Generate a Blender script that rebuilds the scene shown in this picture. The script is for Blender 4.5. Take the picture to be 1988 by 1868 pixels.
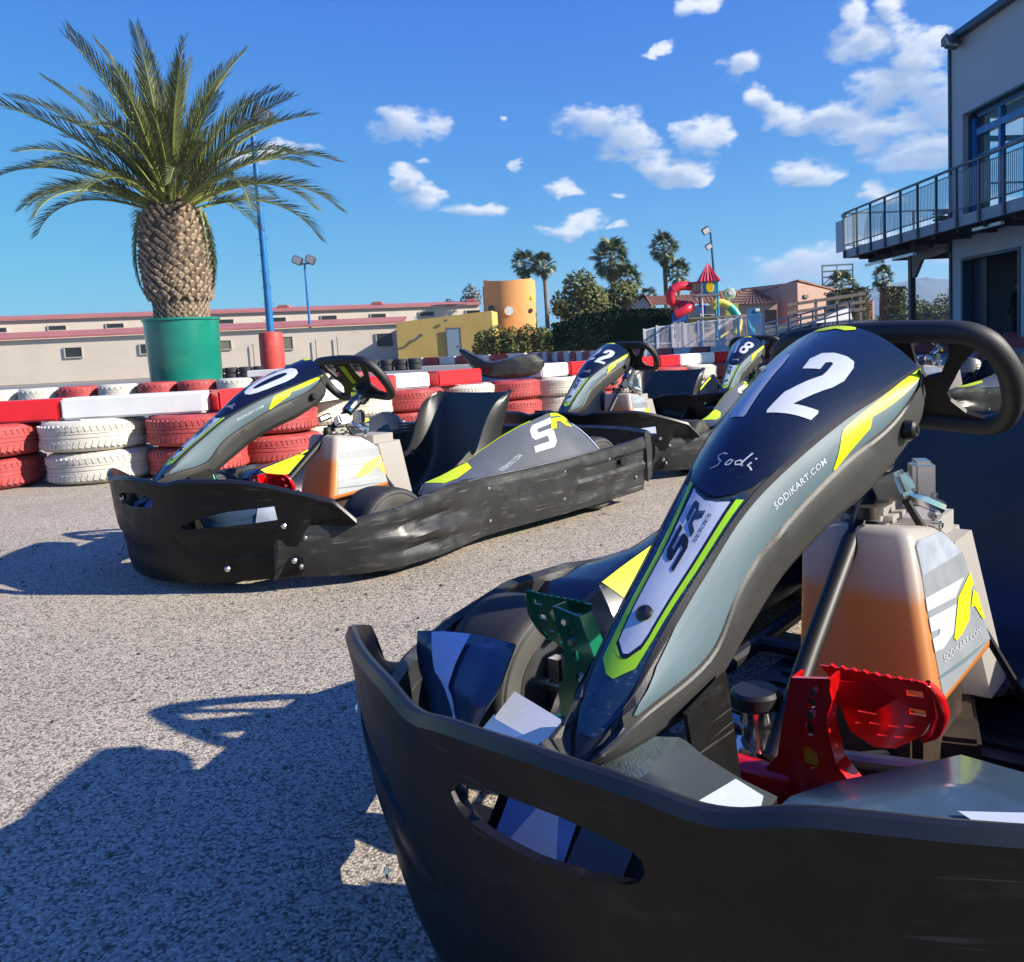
import bpy, bmesh, math, random
from mathutils import Vector, Matrix, noise as mnoise
from mathutils.geometry import tessellate_polygon
random.seed(7)
S = bpy.context.scene
for o in list(bpy.data.objects): bpy.data.objects.remove(o)
C = S.collection
R = math.radians

# ------------------------------------------------------------------ camera
FOC, PX, PY, PITCH, ROLL, CAMH = 1670., 1137., 849., 6.044, 2.892, .6354
cam = bpy.data.cameras.new('camera'); camo = bpy.data.objects.new('camera', cam); C.objects.link(camo)
cam.sensor_width = 36; cam.sensor_fit = 'HORIZONTAL'; cam.lens = FOC / 1988 * 36
cam.shift_x = (994 - PX) / 1988; cam.shift_y = (PY - 934) / 1988
cam.clip_start = .05; cam.clip_end = 9000
p_, r_ = R(PITCH), R(ROLL)
fw = Vector((0, math.cos(p_), -math.sin(p_))); up0 = Vector((0, math.sin(p_), math.cos(p_))); rt0 = Vector((1, 0, 0))
# the photograph leans 2.9 degrees: roll the camera about its axis
rt = math.cos(r_) * rt0 - math.sin(r_) * up0
up = math.sin(r_) * rt0 + math.cos(r_) * up0
Mx = Matrix((rt, up, -fw)).transposed().to_4x4(); Mx.translation = Vector((0, 0, CAMH))
camo.matrix_world = Mx
S.camera = camo

# ------------------------------------------------------------------ light
SUN_ELEV, SUN_AZ = 28.5, 103.0         # azimuth clockwise from +Y
world = bpy.data.worlds.new('World'); S.world = world; world.use_nodes = True
sund = bpy.data.lights.new('sun', 'SUN'); sund.energy = 5.0; sund.angle = R(.5); sund.color = (1, .92, .79)
suno = bpy.data.objects.new('sun', sund); C.objects.link(suno)
sd = Vector((math.sin(R(SUN_AZ)) * math.cos(R(SUN_ELEV)), math.cos(R(SUN_AZ)) * math.cos(R(SUN_ELEV)), math.sin(R(SUN_ELEV))))
suno.rotation_euler = sd.to_track_quat('Z', 'Y').to_euler(); suno.location = (0, 0, 30)
vs = S.view_settings; vs.view_transform = 'Standard'; vs.look = 'None'; vs.exposure = 1.12; vs.gamma = 1; vs.use_curve_mapping = False

CLOUDS = [(-10.53,14.18,1.89,1.03),(1.9,13.8,2.2,1.1),(3.8,12.7,2.2,1.0),(7.27,10.65,1.9,.9),(5.9,11.4,1.3,.7),(8.6,10.3,1.0,.5),(8.51,12.87,1.44,0.9),(11.05,16.48,1.44,0.82),(17.6,18.3,1.0,1.2),(18.7,16.9,1.7,.9),(20.2,18.6,.9,.8),(20.9,17.2,1.0,.7),(12.25,14.3,1.0,.8),(13.8,13.3,1.7,.8),(16.4,12.9,2.4,1.1),(20.6,14.2,2.6,1.3),(19.5,11.9,3.8,.8),(23.5,12.8,2.6,1.4),(14.67,10.04,1.89,0.75),(19.55,8.64,1.20,0.62),(8.30,20.11,1.37,0.62),(-10.7,10.9,1.3,.8),(-9.6,10.0,1.3,.7),(-6.65,9.22,1.89,0.62),(-0.24,10.31,1.03,0.48),(0.14,7.99,2.06,0.55),(3.14,7.57,0.69,0.27),(14.54,4.24,2.74,1.20),(2.79,10.09,0.55,0.34,.55),(-9.08,11.99,0.48,0.34,.55),(-3.73,11.86,0.41,0.48,.55),(5.93,17.85,0.69,0.27),(21.67,15.9,1.37,1.37),(22.5,10.4,3.8,.9),(-4.5,14.4,.5,.3,.55),(21,5.0,4.5,1.0),(26,6.0,4.5,1.2),(28,12,4,1.5),(-19,12.5,2.6,.5)]
CLOUDS += [(-60,14,5,2),(-75,20,7,3),(-110,16,6,3),(-140,12,8,3),(170,18,8,3.5),(140,14,7,2.5),(115,24,6,3),(60,14,6,2.6),(75,26,5,2.2),(45,20,5,2.2),(-35,24,3,1),(-160,30,7,3),(100,9,9,2)]
nt = world.node_tree; N = nt.nodes; Lk = nt.links
for n in list(N): N.remove(n)
def nd(tree, typ, **k):
    n = tree.nodes.new(typ)
    for a, b in k.items(): setattr(n, a, b)
    return n
def mth(tree, op, a, b=None, c=None):
    n = tree.nodes.new('ShaderNodeMath'); n.operation = op
    for i, v in enumerate((a, b, c)):
        if v is None: continue
        if hasattr(v, 'links') or hasattr(v, 'is_linked'): tree.links.new(v, n.inputs[i])
        else: n.inputs[i].default_value = v
    return n.outputs[0]
sky = nd(nt, 'ShaderNodeTexSky', sky_type='NISHITA', sun_disc=False, sun_elevation=R(SUN_ELEV), sun_rotation=R(SUN_AZ), altitude=20, air_density=1.0, dust_density=.2, ozone_density=2.0)
tc = nd(nt, 'ShaderNodeTexCoord'); sep = nd(nt, 'ShaderNodeSeparateXYZ'); Lk.new(tc.outputs['Generated'], sep.inputs[0])
az = mth(nt, 'MULTIPLY', mth(nt, 'ARCTAN2', sep.outputs[0], sep.outputs[1]), 57.2958)
el = mth(nt, 'MULTIPLY', mth(nt, 'ARCSINE', sep.outputs[2]), 57.2958)
# wobble the cloud outlines
nz = nd(nt, 'ShaderNodeTexNoise'); nz.inputs['Scale'].default_value = 16; nz.inputs['Detail'].default_value = 6; nz.inputs['Roughness'].default_value = .55
mp = nd(nt, 'ShaderNodeMapping'); mp.inputs['Scale'].default_value = (1, 1, 1.9); Lk.new(tc.outputs['Generated'], mp.inputs[0]); Lk.new(mp.outputs[0], nz.inputs[0])
nsep = nd(nt, 'ShaderNodeSeparateColor'); Lk.new(nz.outputs['Color'], nsep.inputs[0])
azw = mth(nt, 'ADD', az, mth(nt, 'MULTIPLY', mth(nt, 'SUBTRACT', nsep.outputs[0], .5), 4.6))
elw = mth(nt, 'ADD', el, mth(nt, 'MULTIPLY', mth(nt, 'SUBTRACT', nsep.outputs[1], .5), 3.2))
grp = bpy.data.node_groups.new('cloud_field', 'ShaderNodeTree')
grp.interface.new_socket('az', in_out='INPUT', socket_type='NodeSocketFloat'); grp.interface.new_socket('el', in_out='INPUT', socket_type='NodeSocketFloat')
grp.interface.new_socket('v', in_out='OUTPUT', socket_type='NodeSocketFloat')
gi = grp.nodes.new('NodeGroupInput'); go = grp.nodes.new('NodeGroupOutput')
acc = None
for (a, e, ra, re, *w_) in CLOUDS:
    dx = mth(grp, 'DIVIDE', mth(grp, 'SUBTRACT', gi.outputs[0], a), ra * 1.25); dy = mth(grp, 'DIVIDE', mth(grp, 'SUBTRACT', gi.outputs[1], e), re * 1.25)
    q = mth(grp, 'SUBTRACT', w_[0] if w_ else 1.0, mth(grp, 'ADD', mth(grp, 'MULTIPLY', dx, dx), mth(grp, 'MULTIPLY', dy, dy)))
    acc = q if acc is None else mth(grp, 'SMOOTH_MAX', acc, q, .35)
grp.links.new(acc, go.inputs[0])
g1 = nd(nt, 'ShaderNodeGroup'); g1.node_tree = grp; Lk.new(azw, g1.inputs[0]); Lk.new(elw, g1.inputs[1])
g2 = nd(nt, 'ShaderNodeGroup'); g2.node_tree = grp; Lk.new(mth(nt, 'ADD', azw, .7), g2.inputs[0]); Lk.new(mth(nt, 'ADD', elw, .75), g2.inputs[1])
nz2 = nd(nt, 'ShaderNodeTexNoise'); nz2.inputs['Scale'].default_value = 34; nz2.inputs['Detail'].default_value = 7; nz2.inputs['Roughness'].default_value = .62; Lk.new(mp.outputs[0], nz2.inputs[0])
field = mth(nt, 'ADD', g1.outputs[0], mth(nt, 'MULTIPLY', mth(nt, 'SUBTRACT', nz2.outputs[0], .5), 2.6))
mr = nd(nt, 'ShaderNodeMapRange', interpolation_type='SMOOTHSTEP'); Lk.new(field, mr.inputs[0]); mr.inputs[1].default_value = -.12; mr.inputs[2].default_value = 1.0; mr.inputs[4].default_value = .93
# brighter towards the sun side, greyer where there is cloud above
shd = nd(nt, 'ShaderNodeMapRange', interpolation_type='SMOOTHSTEP'); Lk.new(mth(nt, 'ADD', g2.outputs[0], mth(nt, 'MULTIPLY', mth(nt, 'SUBTRACT', nz2.outputs[0], .5), 1.6)), shd.inputs[0]); shd.inputs[1].default_value = -.5; shd.inputs[2].default_value = 1.25
cc = nd(nt, 'ShaderNodeMix', data_type='RGBA'); cc.inputs[6].default_value = (3.7, 3.85, 4.1, 1); cc.inputs[7].default_value = (1.35, 1.85, 2.8, 1); Lk.new(shd.outputs[0], cc.inputs[0])
# camera-like tone for the sky: the same response curve in every direction
ssp = nd(nt, 'ShaderNodeSeparateColor'); Lk.new(sky.outputs[0], ssp.inputs[0]); scb = nd(nt, 'ShaderNodeCombineColor')
for i_, (g_, k_) in enumerate(((1.05, .098), (1.0, .358), (.14, 2.42))): Lk.new(mth(nt, 'MULTIPLY', mth(nt, 'POWER', ssp.outputs[i_], g_), k_), scb.inputs[i_])
cm = nd(nt, 'ShaderNodeMix', data_type='RGBA'); Lk.new(mr.outputs[0], cm.inputs[0]); Lk.new(scb.outputs[0], cm.inputs[6]); Lk.new(cc.outputs[2], cm.inputs[7])
bg = nd(nt, 'ShaderNodeBackground'); bg.inputs[1].default_value = .122; Lk.new(cm.outputs[2], bg.inputs[0])
wo = nd(nt, 'ShaderNodeOutputWorld'); Lk.new(bg.outputs[0], wo.inputs[0])

# ------------------------------------------------------------------ helpers
MATS = {}
def mat(name, col, rough=.5, metal=0., var=.12, scale=8., bump=0., bscale=60., coat=0., col2=None, c2amt=.5, spec=.5, rvar=0., detail=4, tr=0., sss=0., croug=.1, wear=None, bdist=.0004, scratch=0.):
    if name in MATS: return MATS[name]
    m = bpy.data.materials.new(name); m.use_nodes = True; t = m.node_tree; b = t.nodes['Principled BSDF']
    b.inputs['Roughness'].default_value = rough; b.inputs['Metallic'].default_value = metal
    b.inputs['Specular IOR Level'].default_value = spec; b.inputs['Coat Weight'].default_value = coat; b.inputs['Coat Roughness'].default_value = croug
    if tr: b.inputs['Transmission Weight'].default_value = tr
    if sss: b.inputs['Subsurface Weight'].default_value = sss; b.inputs['Subsurface Scale'].default_value = .05
    tcn = nd(t, 'ShaderNodeTexCoord'); no = nd(t, 'ShaderNodeTexNoise'); no.inputs['Scale'].default_value = scale; no.inputs['Detail'].default_value = detail
    t.links.new(tcn.outputs['Object'], no.inputs[0])
    mx = nd(t, 'ShaderNodeMix', data_type='RGBA')
    c2 = col2 if col2 else tuple(min(1, c * (1 + var)) for c in col)
    c1 = col if col2 else tuple(c * (1 - var) for c in col)
    mx.inputs[6].default_value = (*c1, 1); mx.inputs[7].default_value = (*c2, 1)
    rr = nd(t, 'ShaderNodeMapRange'); t.links.new(no.outputs[0], rr.inputs[0]); rr.inputs[1].default_value = .5 - .22 * (1 if not col2 else 1); rr.inputs[2].default_value = .72
    t.links.new(rr.outputs[0], mx.inputs[0])
    out = mx.outputs[2]
    if wear:   # sparse pale scuffs: (colour, amount 0..1, scale)
        n3 = nd(t, 'ShaderNodeTexNoise'); n3.inputs['Scale'].default_value = wear[2]; n3.inputs['Detail'].default_value = 8; n3.inputs['Roughness'].default_value = .7
        mpn = nd(t, 'ShaderNodeMapping'); mpn.inputs['Scale'].default_value = (1, 1, 3.0); t.links.new(tcn.outputs['Object'], mpn.inputs[0]); t.links.new(mpn.outputs[0], n3.inputs[0])
        r3 = nd(t, 'ShaderNodeMapRange'); t.links.new(n3.outputs[0], r3.inputs[0]); r3.inputs[1].default_value = .56; r3.inputs[2].default_value = .72; r3.inputs[4].default_value = wear[1]
        m3 = nd(t, 'ShaderNodeMix', data_type='RGBA'); t.links.new(r3.outputs[0], m3.inputs[0]); t.links.new(out, m3.inputs[6]); m3.inputs[7].default_value = (*wear[0], 1); out = m3.outputs[2]
    if scratch:   # fine pale scratches in two directions
        for rot in ((.15, .3, .2), (1.2, -.5, .7)):
            m4 = nd(t, 'ShaderNodeMapping'); m4.inputs['Rotation'].default_value = rot; m4.inputs['Scale'].default_value = (5, 7, 190); t.links.new(tcn.outputs['Object'], m4.inputs[0])
            n4 = nd(t, 'ShaderNodeTexNoise'); n4.inputs['Scale'].default_value = 1; n4.inputs['Detail'].default_value = 2; t.links.new(m4.outputs[0], n4.inputs[0])
            n5 = nd(t, 'ShaderNodeTexNoise'); n5.inputs['Scale'].default_value = 6; n5.inputs['Detail'].default_value = 3; t.links.new(tcn.outputs['Object'], n5.inputs[0])
            r4 = nd(t, 'ShaderNodeMapRange'); t.links.new(n4.outputs[0], r4.inputs[0]); r4.inputs[1].default_value = .66; r4.inputs[2].default_value = .70
            r5 = nd(t, 'ShaderNodeMapRange'); t.links.new(n5.outputs[0], r5.inputs[0]); r5.inputs[1].default_value = .48; r5.inputs[2].default_value = .62; r5.inputs[4].default_value = scratch
            m5 = nd(t, 'ShaderNodeMix', data_type='RGBA'); t.links.new(mth(t, 'MULTIPLY', r4.outputs[0], r5.outputs[0]), m5.inputs[0]); t.links.new(out, m5.inputs[6]); m5.inputs[7].default_value = (.16, .155, .145, 1); out = m5.outputs[2]
    t.links.new(out, b.inputs['Base Color'])
    if rvar:
        r2 = nd(t, 'ShaderNodeMapRange'); n2 = nd(t, 'ShaderNodeTexNoise'); n2.inputs['Scale'].default_value = scale * 3; n2.inputs['Detail'].default_value = 6; t.links.new(tcn.outputs['Object'], n2.inputs[0])
        t.links.new(n2.outputs[0], r2.inputs[0]); r2.inputs[1].default_value = .3; r2.inputs[2].default_value = .7; r2.inputs[3].default_value = max(.02, rough - rvar); r2.inputs[4].default_value = rough + rvar; t.links.new(r2.outputs[0], b.inputs['Roughness'])
    if bump:
        bn = nd(t, 'ShaderNodeTexNoise'); bn.inputs['Scale'].default_value = bscale; bn.inputs['Detail'].default_value = 3; t.links.new(tcn.outputs['Object'], bn.inputs[0])
        bp = nd(t, 'ShaderNodeBump'); bp.inputs['Strength'].default_value = min(1, bump); bp.inputs['Distance'].default_value = bdist; t.links.new(bn.outputs[0], bp.inputs['Height']); t.links.new(bp.outputs[0], b.inputs['Normal'])
    MATS[name] = m; return m

def link(name, me, m, parent=None, smooth=False, angle=35):
    o = bpy.data.objects.new(name, me); C.objects.link(o)
    if m is not None:
        for x in (m if isinstance(m, (list, tuple)) else [m]): me.materials.append(x)
    if smooth:
        me.polygons.foreach_set('use_smooth', [True] * len(me.polygons))
        try: me.set_sharp_from_angle(angle=R(angle))
        except Exception: pass
    if parent is not None: o.parent = parent
    return o
def obj(name, bm, m, parent=None, smooth=False, angle=35, recalc=True):
    if recalc: bmesh.ops.recalc_face_normals(bm, faces=bm.faces)
    me = bpy.data.meshes.new(name); bm.to_mesh(me); bm.free(); return link(name, me, m, parent, smooth, angle)
def thing(name, label, cat, loc=(0, 0, 0), rot=(0, 0, 0), group=None):
    o = bpy.data.objects.new(name, None); C.objects.link(o); o.location = loc; o.rotation_euler = rot; o.empty_display_size = .2
    return tag(o, label, cat, group)
def tag(o, label, cat=None, group=None):
    o['label'] = label
    if cat: o['category'] = cat
    if group: o['group'] = group
    return o
def struct(o, kind='structure'): o['kind'] = kind; return o
def BM(): return bmesh.new()
def box(bm, c, s, rz=0., rx=0., ry=0., bev=0.):
    M = Matrix.Translation(c) @ Matrix.Rotation(rz, 4, 'Z') @ Matrix.Rotation(ry, 4, 'Y') @ Matrix.Rotation(rx, 4, 'X') @ Matrix.Diagonal((*s, 1))
    r = bmesh.ops.create_cube(bm, size=1, matrix=M)
    if bev:
        es = list({e for v in r['verts'] for e in v.link_edges}); bmesh.ops.bevel(bm, geom=es, offset=bev, segments=2, affect='EDGES')
def tube(bm, pts, rad, n=10, cap=True, closed=False):
    pts = [Vector(p) for p in pts]; rings = []; m = len(pts); prev = None
    for i, p in enumerate(pts):
        if closed: d = pts[(i + 1) % m] - pts[i - 1]
        else: d = pts[min(i + 1, m - 1)] - pts[max(i - 1, 0)]
        d.normalize()
        if prev is None:
            a = Vector((0, 0, 1)) if abs(d.z) < .9 else Vector((1, 0, 0)); a = (a - d * a.dot(d)).normalized()
        else: a = (prev - d * prev.dot(d)).normalized()
        prev = a; b = d.cross(a); r = rad[i] if isinstance(rad, (list, tuple)) else rad
        rings.append([bm.verts.new(p + (a * math.cos(2 * math.pi * k / n) + b * math.sin(2 * math.pi * k / n)) * r) for k in range(n)])
    for i in range(m if closed else m - 1):
        A, B = rings[i], rings[(i + 1) % m]
        for k in range(n): bm.faces.new((A[k], A[(k + 1) % n], B[(k + 1) % n], B[k]))
    if cap and not closed: bm.faces.new(rings[0][::-1]); bm.faces.new(rings[-1])
def lathe(bm, prof, n=24, M=Matrix.Identity(4), closed=False):
    rings = [[bm.verts.new(M @ Vector((r * math.cos(2 * math.pi * k / n), r * math.sin(2 * math.pi * k / n), z))) for k in range(n)] for r, z in prof]
    m = len(prof)
    for i in range(m if closed else m - 1):
        A, B = rings[i], rings[(i + 1) % m]
        for k in range(n): bm.faces.new((A[k], A[(k + 1) % n], B[(k + 1) % n], B[k]))
    if not closed:
        if prof[0][0] > 1e-5: bm.faces.new(rings[0][::-1])
        if prof[-1][0] > 1e-5: bm.faces.new(rings[-1])
def loft(bm, rows, close_u=False, close_v=False):
    V = [[bm.verts.new(p) for p in r] for r in rows]; a, b = len(V), len(V[0])
    for i in range(a if close_v else a - 1):
        for j in range(b if close_u else b - 1):
            f = (V[i][j], V[i][(j + 1) % b], V[(i + 1) % a][(j + 1) % b], V[(i + 1) % a][j])
            try: bm.faces.new(f)
            except ValueError: pass
    return V
def prism(bm, poly, fn, d):
    """extrude a 2-D polygon; fn(a, b, c) maps plane coords and depth c to 3-D"""
    A = [bm.verts.new(fn(a, b, 0)) for a, b in poly]; B = [bm.verts.new(fn(a, b, d)) for a, b in poly]; n = len(poly)
    tris = tessellate_polygon([[Vector((a, b, 0)) for a, b in poly]])
    for t in tris:
        try: bm.faces.new([A[i] for i in t]); bm.faces.new([B[i] for i in t][::-1])
        except ValueError: pass
    for i in range(n):
        bm.faces.new((A[i], A[(i + 1) % n], B[(i + 1) % n], B[i]))
def bake(o):
    """apply the modifiers of o"""
    dg = bpy.context.evaluated_depsgraph_get(); me = bpy.data.meshes.new_from_object(o.evaluated_get(dg)); o.modifiers.clear(); o.data = me; return o
def solidify(o, t, off=-1): m = o.modifiers.new('s', 'SOLIDIFY'); m.thickness = t; m.offset = off; return o
def interp(x, X, Y):
    if x <= X[0]: return Y[0]
    for i in range(len(X) - 1):
        if x <= X[i + 1]: return Y[i] + (Y[i + 1] - Y[i]) * (x - X[i]) / (X[i + 1] - X[i])
    return Y[-1]
def sinterp(x, X, Y, w=.022):
    return sum(interp(abs(x + d * w), X, Y) for d in (-1.5, -1, -.5, 0, .5, 1, 1.5)) / 7
def hsh(x): return (math.sin(x * 127.1) * 43758.5453) % 1.
def decal(name, polys, fn, m, parent, ds=.03, dt=.15, off=.0012):
    """a sticker: 2-D polygons cut fine and laid on a curved surface fn(s, t, off)"""
    bm = BM()
    for poly in polys:
        vs_ = [bm.verts.new((a, b, 0)) for a, b in poly]
        for t in tessellate_polygon([[Vector((a, b, 0)) for a, b in poly]]):
            try: bm.faces.new([vs_[i] for i in t])
            except ValueError: pass
    xs = [v.co.x for v in bm.verts]; ys = [v.co.y for v in bm.verts]
    for ax, lo, hi, st in ((0, min(xs), max(xs), ds), (1, min(ys), max(ys), dt)):
        k = math.ceil(lo / st) * st
        while k < hi:
            no = (1, 0, 0) if ax == 0 else (0, 1, 0); co = (k, 0, 0) if ax == 0 else (0, k, 0)
            bmesh.ops.bisect_plane(bm, geom=bm.verts[:] + bm.edges[:] + bm.faces[:], plane_co=co, plane_no=no, dist=1e-6); k += st
    for v in bm.verts: v.co = Vector(fn(v.co.x, v.co.y, off))
    return obj(name, bm, m, parent, smooth=True, angle=60, recalc=True)
def text_polys(body, shear=0., spacing=1., bold=0.):
    cu = bpy.data.curves.new('t', 'FONT'); cu.body = body; cu.shear = shear; cu.space_character = spacing; cu.offset = bold; cu.resolution_u = 3
    o = bpy.data.objects.new('t', cu); C.objects.link(o); dg = bpy.context.evaluated_depsgraph_get(); dg.update()
    me = bpy.data.meshes.new_from_object(o.evaluated_get(dg)); bpy.data.objects.remove(o)
    P = [(v.co.x, v.co.y) for v in me.vertices]; F = [[P[i] for i in f.vertices] for f in me.polygons]
    x0, x1 = min(p[0] for p in P), max(p[0] for p in P); y0, y1 = min(p[1] for p in P), max(p[1] for p in P)
    return [[((a - x0) / (x1 - x0), (b - y0) / (y1 - y0)) for a, b in f] for f in F]

# ------------------------------------------------------------------ materials of the karts
black = mat('black_plastic', (.0055, .0052, .0048), .44, spec=.24, var=.25, scale=9, bump=.5, bscale=420, rvar=.08, wear=((.07, .07, .068), .22, 11), scratch=.45)
blackl = mat('black_lip_plastic', (.010, .011, .013), .36, var=.2, scale=20, bump=.4, bscale=300)
scuffed = mat('scuffed_black_plastic', (.018, .019, .020), .40, var=.4, scale=7, bump=.8, bscale=55, rvar=.12, wear=((.13, .13, .125), .6, 12), scratch=.8)
fairing_m = mat('grey_black_plastic', (.030, .029, .027), .47, spec=.42, var=.12, scale=25, bump=.9, bscale=900)
navy = mat('navy_sticker', (.003, .0052, .012), .24, var=.15, scale=5, coat=.35, croug=.08, spec=.55, wear=((.10, .12, .16), .10, 60))
bluegrey = mat('blue_grey_sticker', (.088, .128, .150), .55, var=.08, scale=14, bump=.25, bscale=700, spec=.3)
steel_blue = mat('teal_blue_sticker', (.012, .032, .055), .24, var=.2, scale=18, coat=.5, wear=((.35, .4, .45), .35, 90))
lime = mat('lime_sticker', (.33, .62, .008), .34, var=.06, scale=20, coat=.2)
neon = mat('neon_yellow_sticker', (.50, .64, .003), .42, spec=.35, var=.04, scale=20)
white_st = mat('white_sticker', (.44, .48, .55), .3, var=.05, scale=30, coat=.3, wear=((.85, .87, .9), .3, 80))
white_num = mat('white_number_sticker', (.40, .43, .48), .36, var=.05, scale=30, coat=.25)
darkgrey_st = mat('dark_grey_sticker', (.075, .083, .092), .4, var=.1, scale=12, bump=.2, bscale=600)
tankgrey = mat('grey_tank_sticker', (.17, .185, .20), .5, var=.12, scale=30)
rubber = mat('tyre_rubber', (.020, .020, .020), .72, var=.3, scale=12, bump=.7, bscale=120, wear=((.12, .11, .10), .45, 14))
sidewall = mat('dusty_sidewall', (.060, .058, .054), .7, var=.35, scale=10, bump=.6, bscale=90)
chrome = mat('bright_metal', (.62, .62, .62), .22, 1., var=.1, scale=30)
steel = mat('dull_steel', (.33, .33, .34), .38, 1., var=.2, scale=30)
tube_m = mat('black_painted_tube', (.010, .010, .011), .48, spec=.4, var=.3, scale=30)
red_m = mat('red_anodised_metal', (.72, .006, .008), .22, .35, var=.15, scale=12, coat=.6)
green_m = mat('green_anodised_metal', (.004, .17, .085), .24, .45, var=.2, scale=12, coat=.6)
seat_m = mat('black_seat_shell', (.014, .015, .016), .45, var=.3, scale=6, bump=.15, bscale=200, coat=.38, croug=.42, spec=.5)
floor_m = mat('floor_tray', (.010, .010, .011), .35, var=.4, scale=9, bump=.6, bscale=40)
rust = mat('brown_oily_metal', (.045, .030, .020), .5, .3, var=.5, scale=20)
stripe_k = mat('black_print', (.008, .008, .010), .35, var=.1)
orange_m = mat('amber_plastic', (.75, .28, .02), .3)

def tank_mat(name, fuel):
    """milky translucent plastic; petrol shows through up to its level"""
    m = bpy.data.materials.new(name); m.use_nodes = True; t = m.node_tree; b = t.nodes['Principled BSDF']; b.inputs['Roughness'].default_value = .38; b.inputs['Specular IOR Level'].default_value = .5
    tcn = nd(t, 'ShaderNodeTexCoord'); sp = nd(t, 'ShaderNodeSeparateXYZ'); t.links.new(tcn.outputs['Object'], sp.inputs[0])
    no = nd(t, 'ShaderNodeTexNoise'); no.inputs['Scale'].default_value = 11; no.inputs['Detail'].default_value = 6; t.links.new(tcn.outputs['Object'], no.inputs[0])
    z = mth(t, 'ADD', sp.outputs[2], mth(t, 'MULTIPLY', mth(t, 'SUBTRACT', no.outputs[0], .5), .010)); z = mth(t, 'ADD', z, mth(t, 'MULTIPLY', sp.outputs[1], .05))
    rp = nd(t, 'ShaderNodeValToRGB'); t.links.new(mth(t, 'MULTIPLY', z, 2.5), rp.inputs[0]); e = rp.color_ramp.elements
    if fuel:
        e[0].position = .30; e[0].color = (.78, .27, .065, 1); e[1].position = .95; e[1].color = (.70, .66, .62, 1)
        k = e.new(.74); k.color = (.88, .36, .11, 1); k = e.new(.79); k.color = (.70, .55, .47, 1)
    else: e[0].color = (.56, .52, .47, 1); e[1].color = (.60, .57, .53, 1)
    t.links.new(rp.outputs[0], b.inputs['Base Color'])
    tr = nd(t, 'ShaderNodeBsdfTranslucent'); t.links.new(rp.outputs[0], tr.inputs[0]); mx = nd(t, 'ShaderNodeMixShader'); mx.inputs[0].default_value = .55
    t.links.new(b.outputs[0], mx.inputs[1]); t.links.new(tr.outputs[0], mx.inputs[2]); t.links.new(mx.outputs[0], t.nodes['Material Output'].inputs[0]); return m
tank_m = tank_mat('milky_tank_plastic', True); tank2_m = tank_mat('cream_tank_plastic', False)

# ------------------------------------------------------------------ nose fairing surface
CREASE=[(0.353,0.102,0.589,0.050),(0.403,0.092,0.576,0.048),(0.449,0.084,0.563,0.046),(0.498,0.073,0.55,0.043),(0.55,0.065,0.534,0.037),(0.595,0.056,0.517,0.029),(0.632,0.047,0.5,0.019),(0.658,0.041,0.487,0.011),(0.692,0.036,0.469,0.005),(0.727,0.033,0.445,0.003),(0.76,0.030,0.423,0.003),(0.788,0.028,0.405,0.003),(0.809,0.026,0.389,0.003),(0.829,0.025,0.374,0.003),(0.846,0.024,0.358,0.003),(0.861,0.023,0.344,0.003),(0.876,0.021,0.329,0.003),(0.888,0.015,0.319,0.002)]
def lerp(a,b,t): return tuple(x+(y-x)*t for x,y in zip(a,b))
def resample(P,n,w=3):
    D=[0.]
    for a,b in zip(P[:-1],P[1:]): D.append(D[-1]+sum((a[i]-b[i])**2 for i in range(w))**.5)
    out=[];j=0
    for k in range(n):
        d=D[-1]*k/(n-1)
        while j<len(P)-2 and D[j+1]<d: j+=1
        out.append(lerp(P[j],P[j+1],min(1,max(0,(d-D[j])/max(1e-9,D[j+1]-D[j])))))
    return out
NS=41
def smooth(P,it=3):
    for _ in range(it): P=[P[0]]+[tuple((a+2*b+c)/4 for a,b,c in zip(P[i-1],P[i],P[i+1])) for i in range(1,len(P)-1)]+[P[-1]]
    return P
HL=[(0.371, 0.107, 0.571), (0.394, 0.102, 0.552), (0.439, 0.092, 0.526), (0.51, 0.077, 0.505), (0.568, 0.067, 0.481), (0.615, 0.054, 0.455), (0.663, 0.047, 0.432), (0.7, 0.042, 0.409), (0.724, 0.039, 0.384), (0.736, 0.038, 0.361), (0.743, 0.037, 0.352), (0.793, 0.034, 0.341), (0.852, 0.032, 0.336), (0.883, 0.027, 0.325), (0.905, 0.024, 0.319)]
LOW=[(0.376, 0.11, 0.59), (0.354, 0.112, 0.566), (0.356, 0.11, 0.532), (0.385, 0.104, 0.509), (0.426, 0.096, 0.488), (0.46, 0.087, 0.468), (0.512, 0.077, 0.453), (0.548, 0.069, 0.439), (0.589, 0.059, 0.419), (0.615, 0.053, 0.408), (0.64, 0.047, 0.388), (0.678, 0.044, 0.364), (0.712, 0.041, 0.344), (0.73, 0.039, 0.325), (0.774, 0.036, 0.313), (0.801, 0.035, 0.31), (0.847, 0.032, 0.313), (0.883, 0.026, 0.307), (0.916, 0.026, 0.319)]
CR=smooth(resample(CREASE,NS)); HLr=smooth(resample(HL,NS)); LOr=smooth(resample(LOW,NS))
def at_s(A,s):
    f=max(0.,min(1.,s))*(NS-1); i=min(NS-2,int(f)); return lerp(A[i],A[i+1],f-i)
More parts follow.
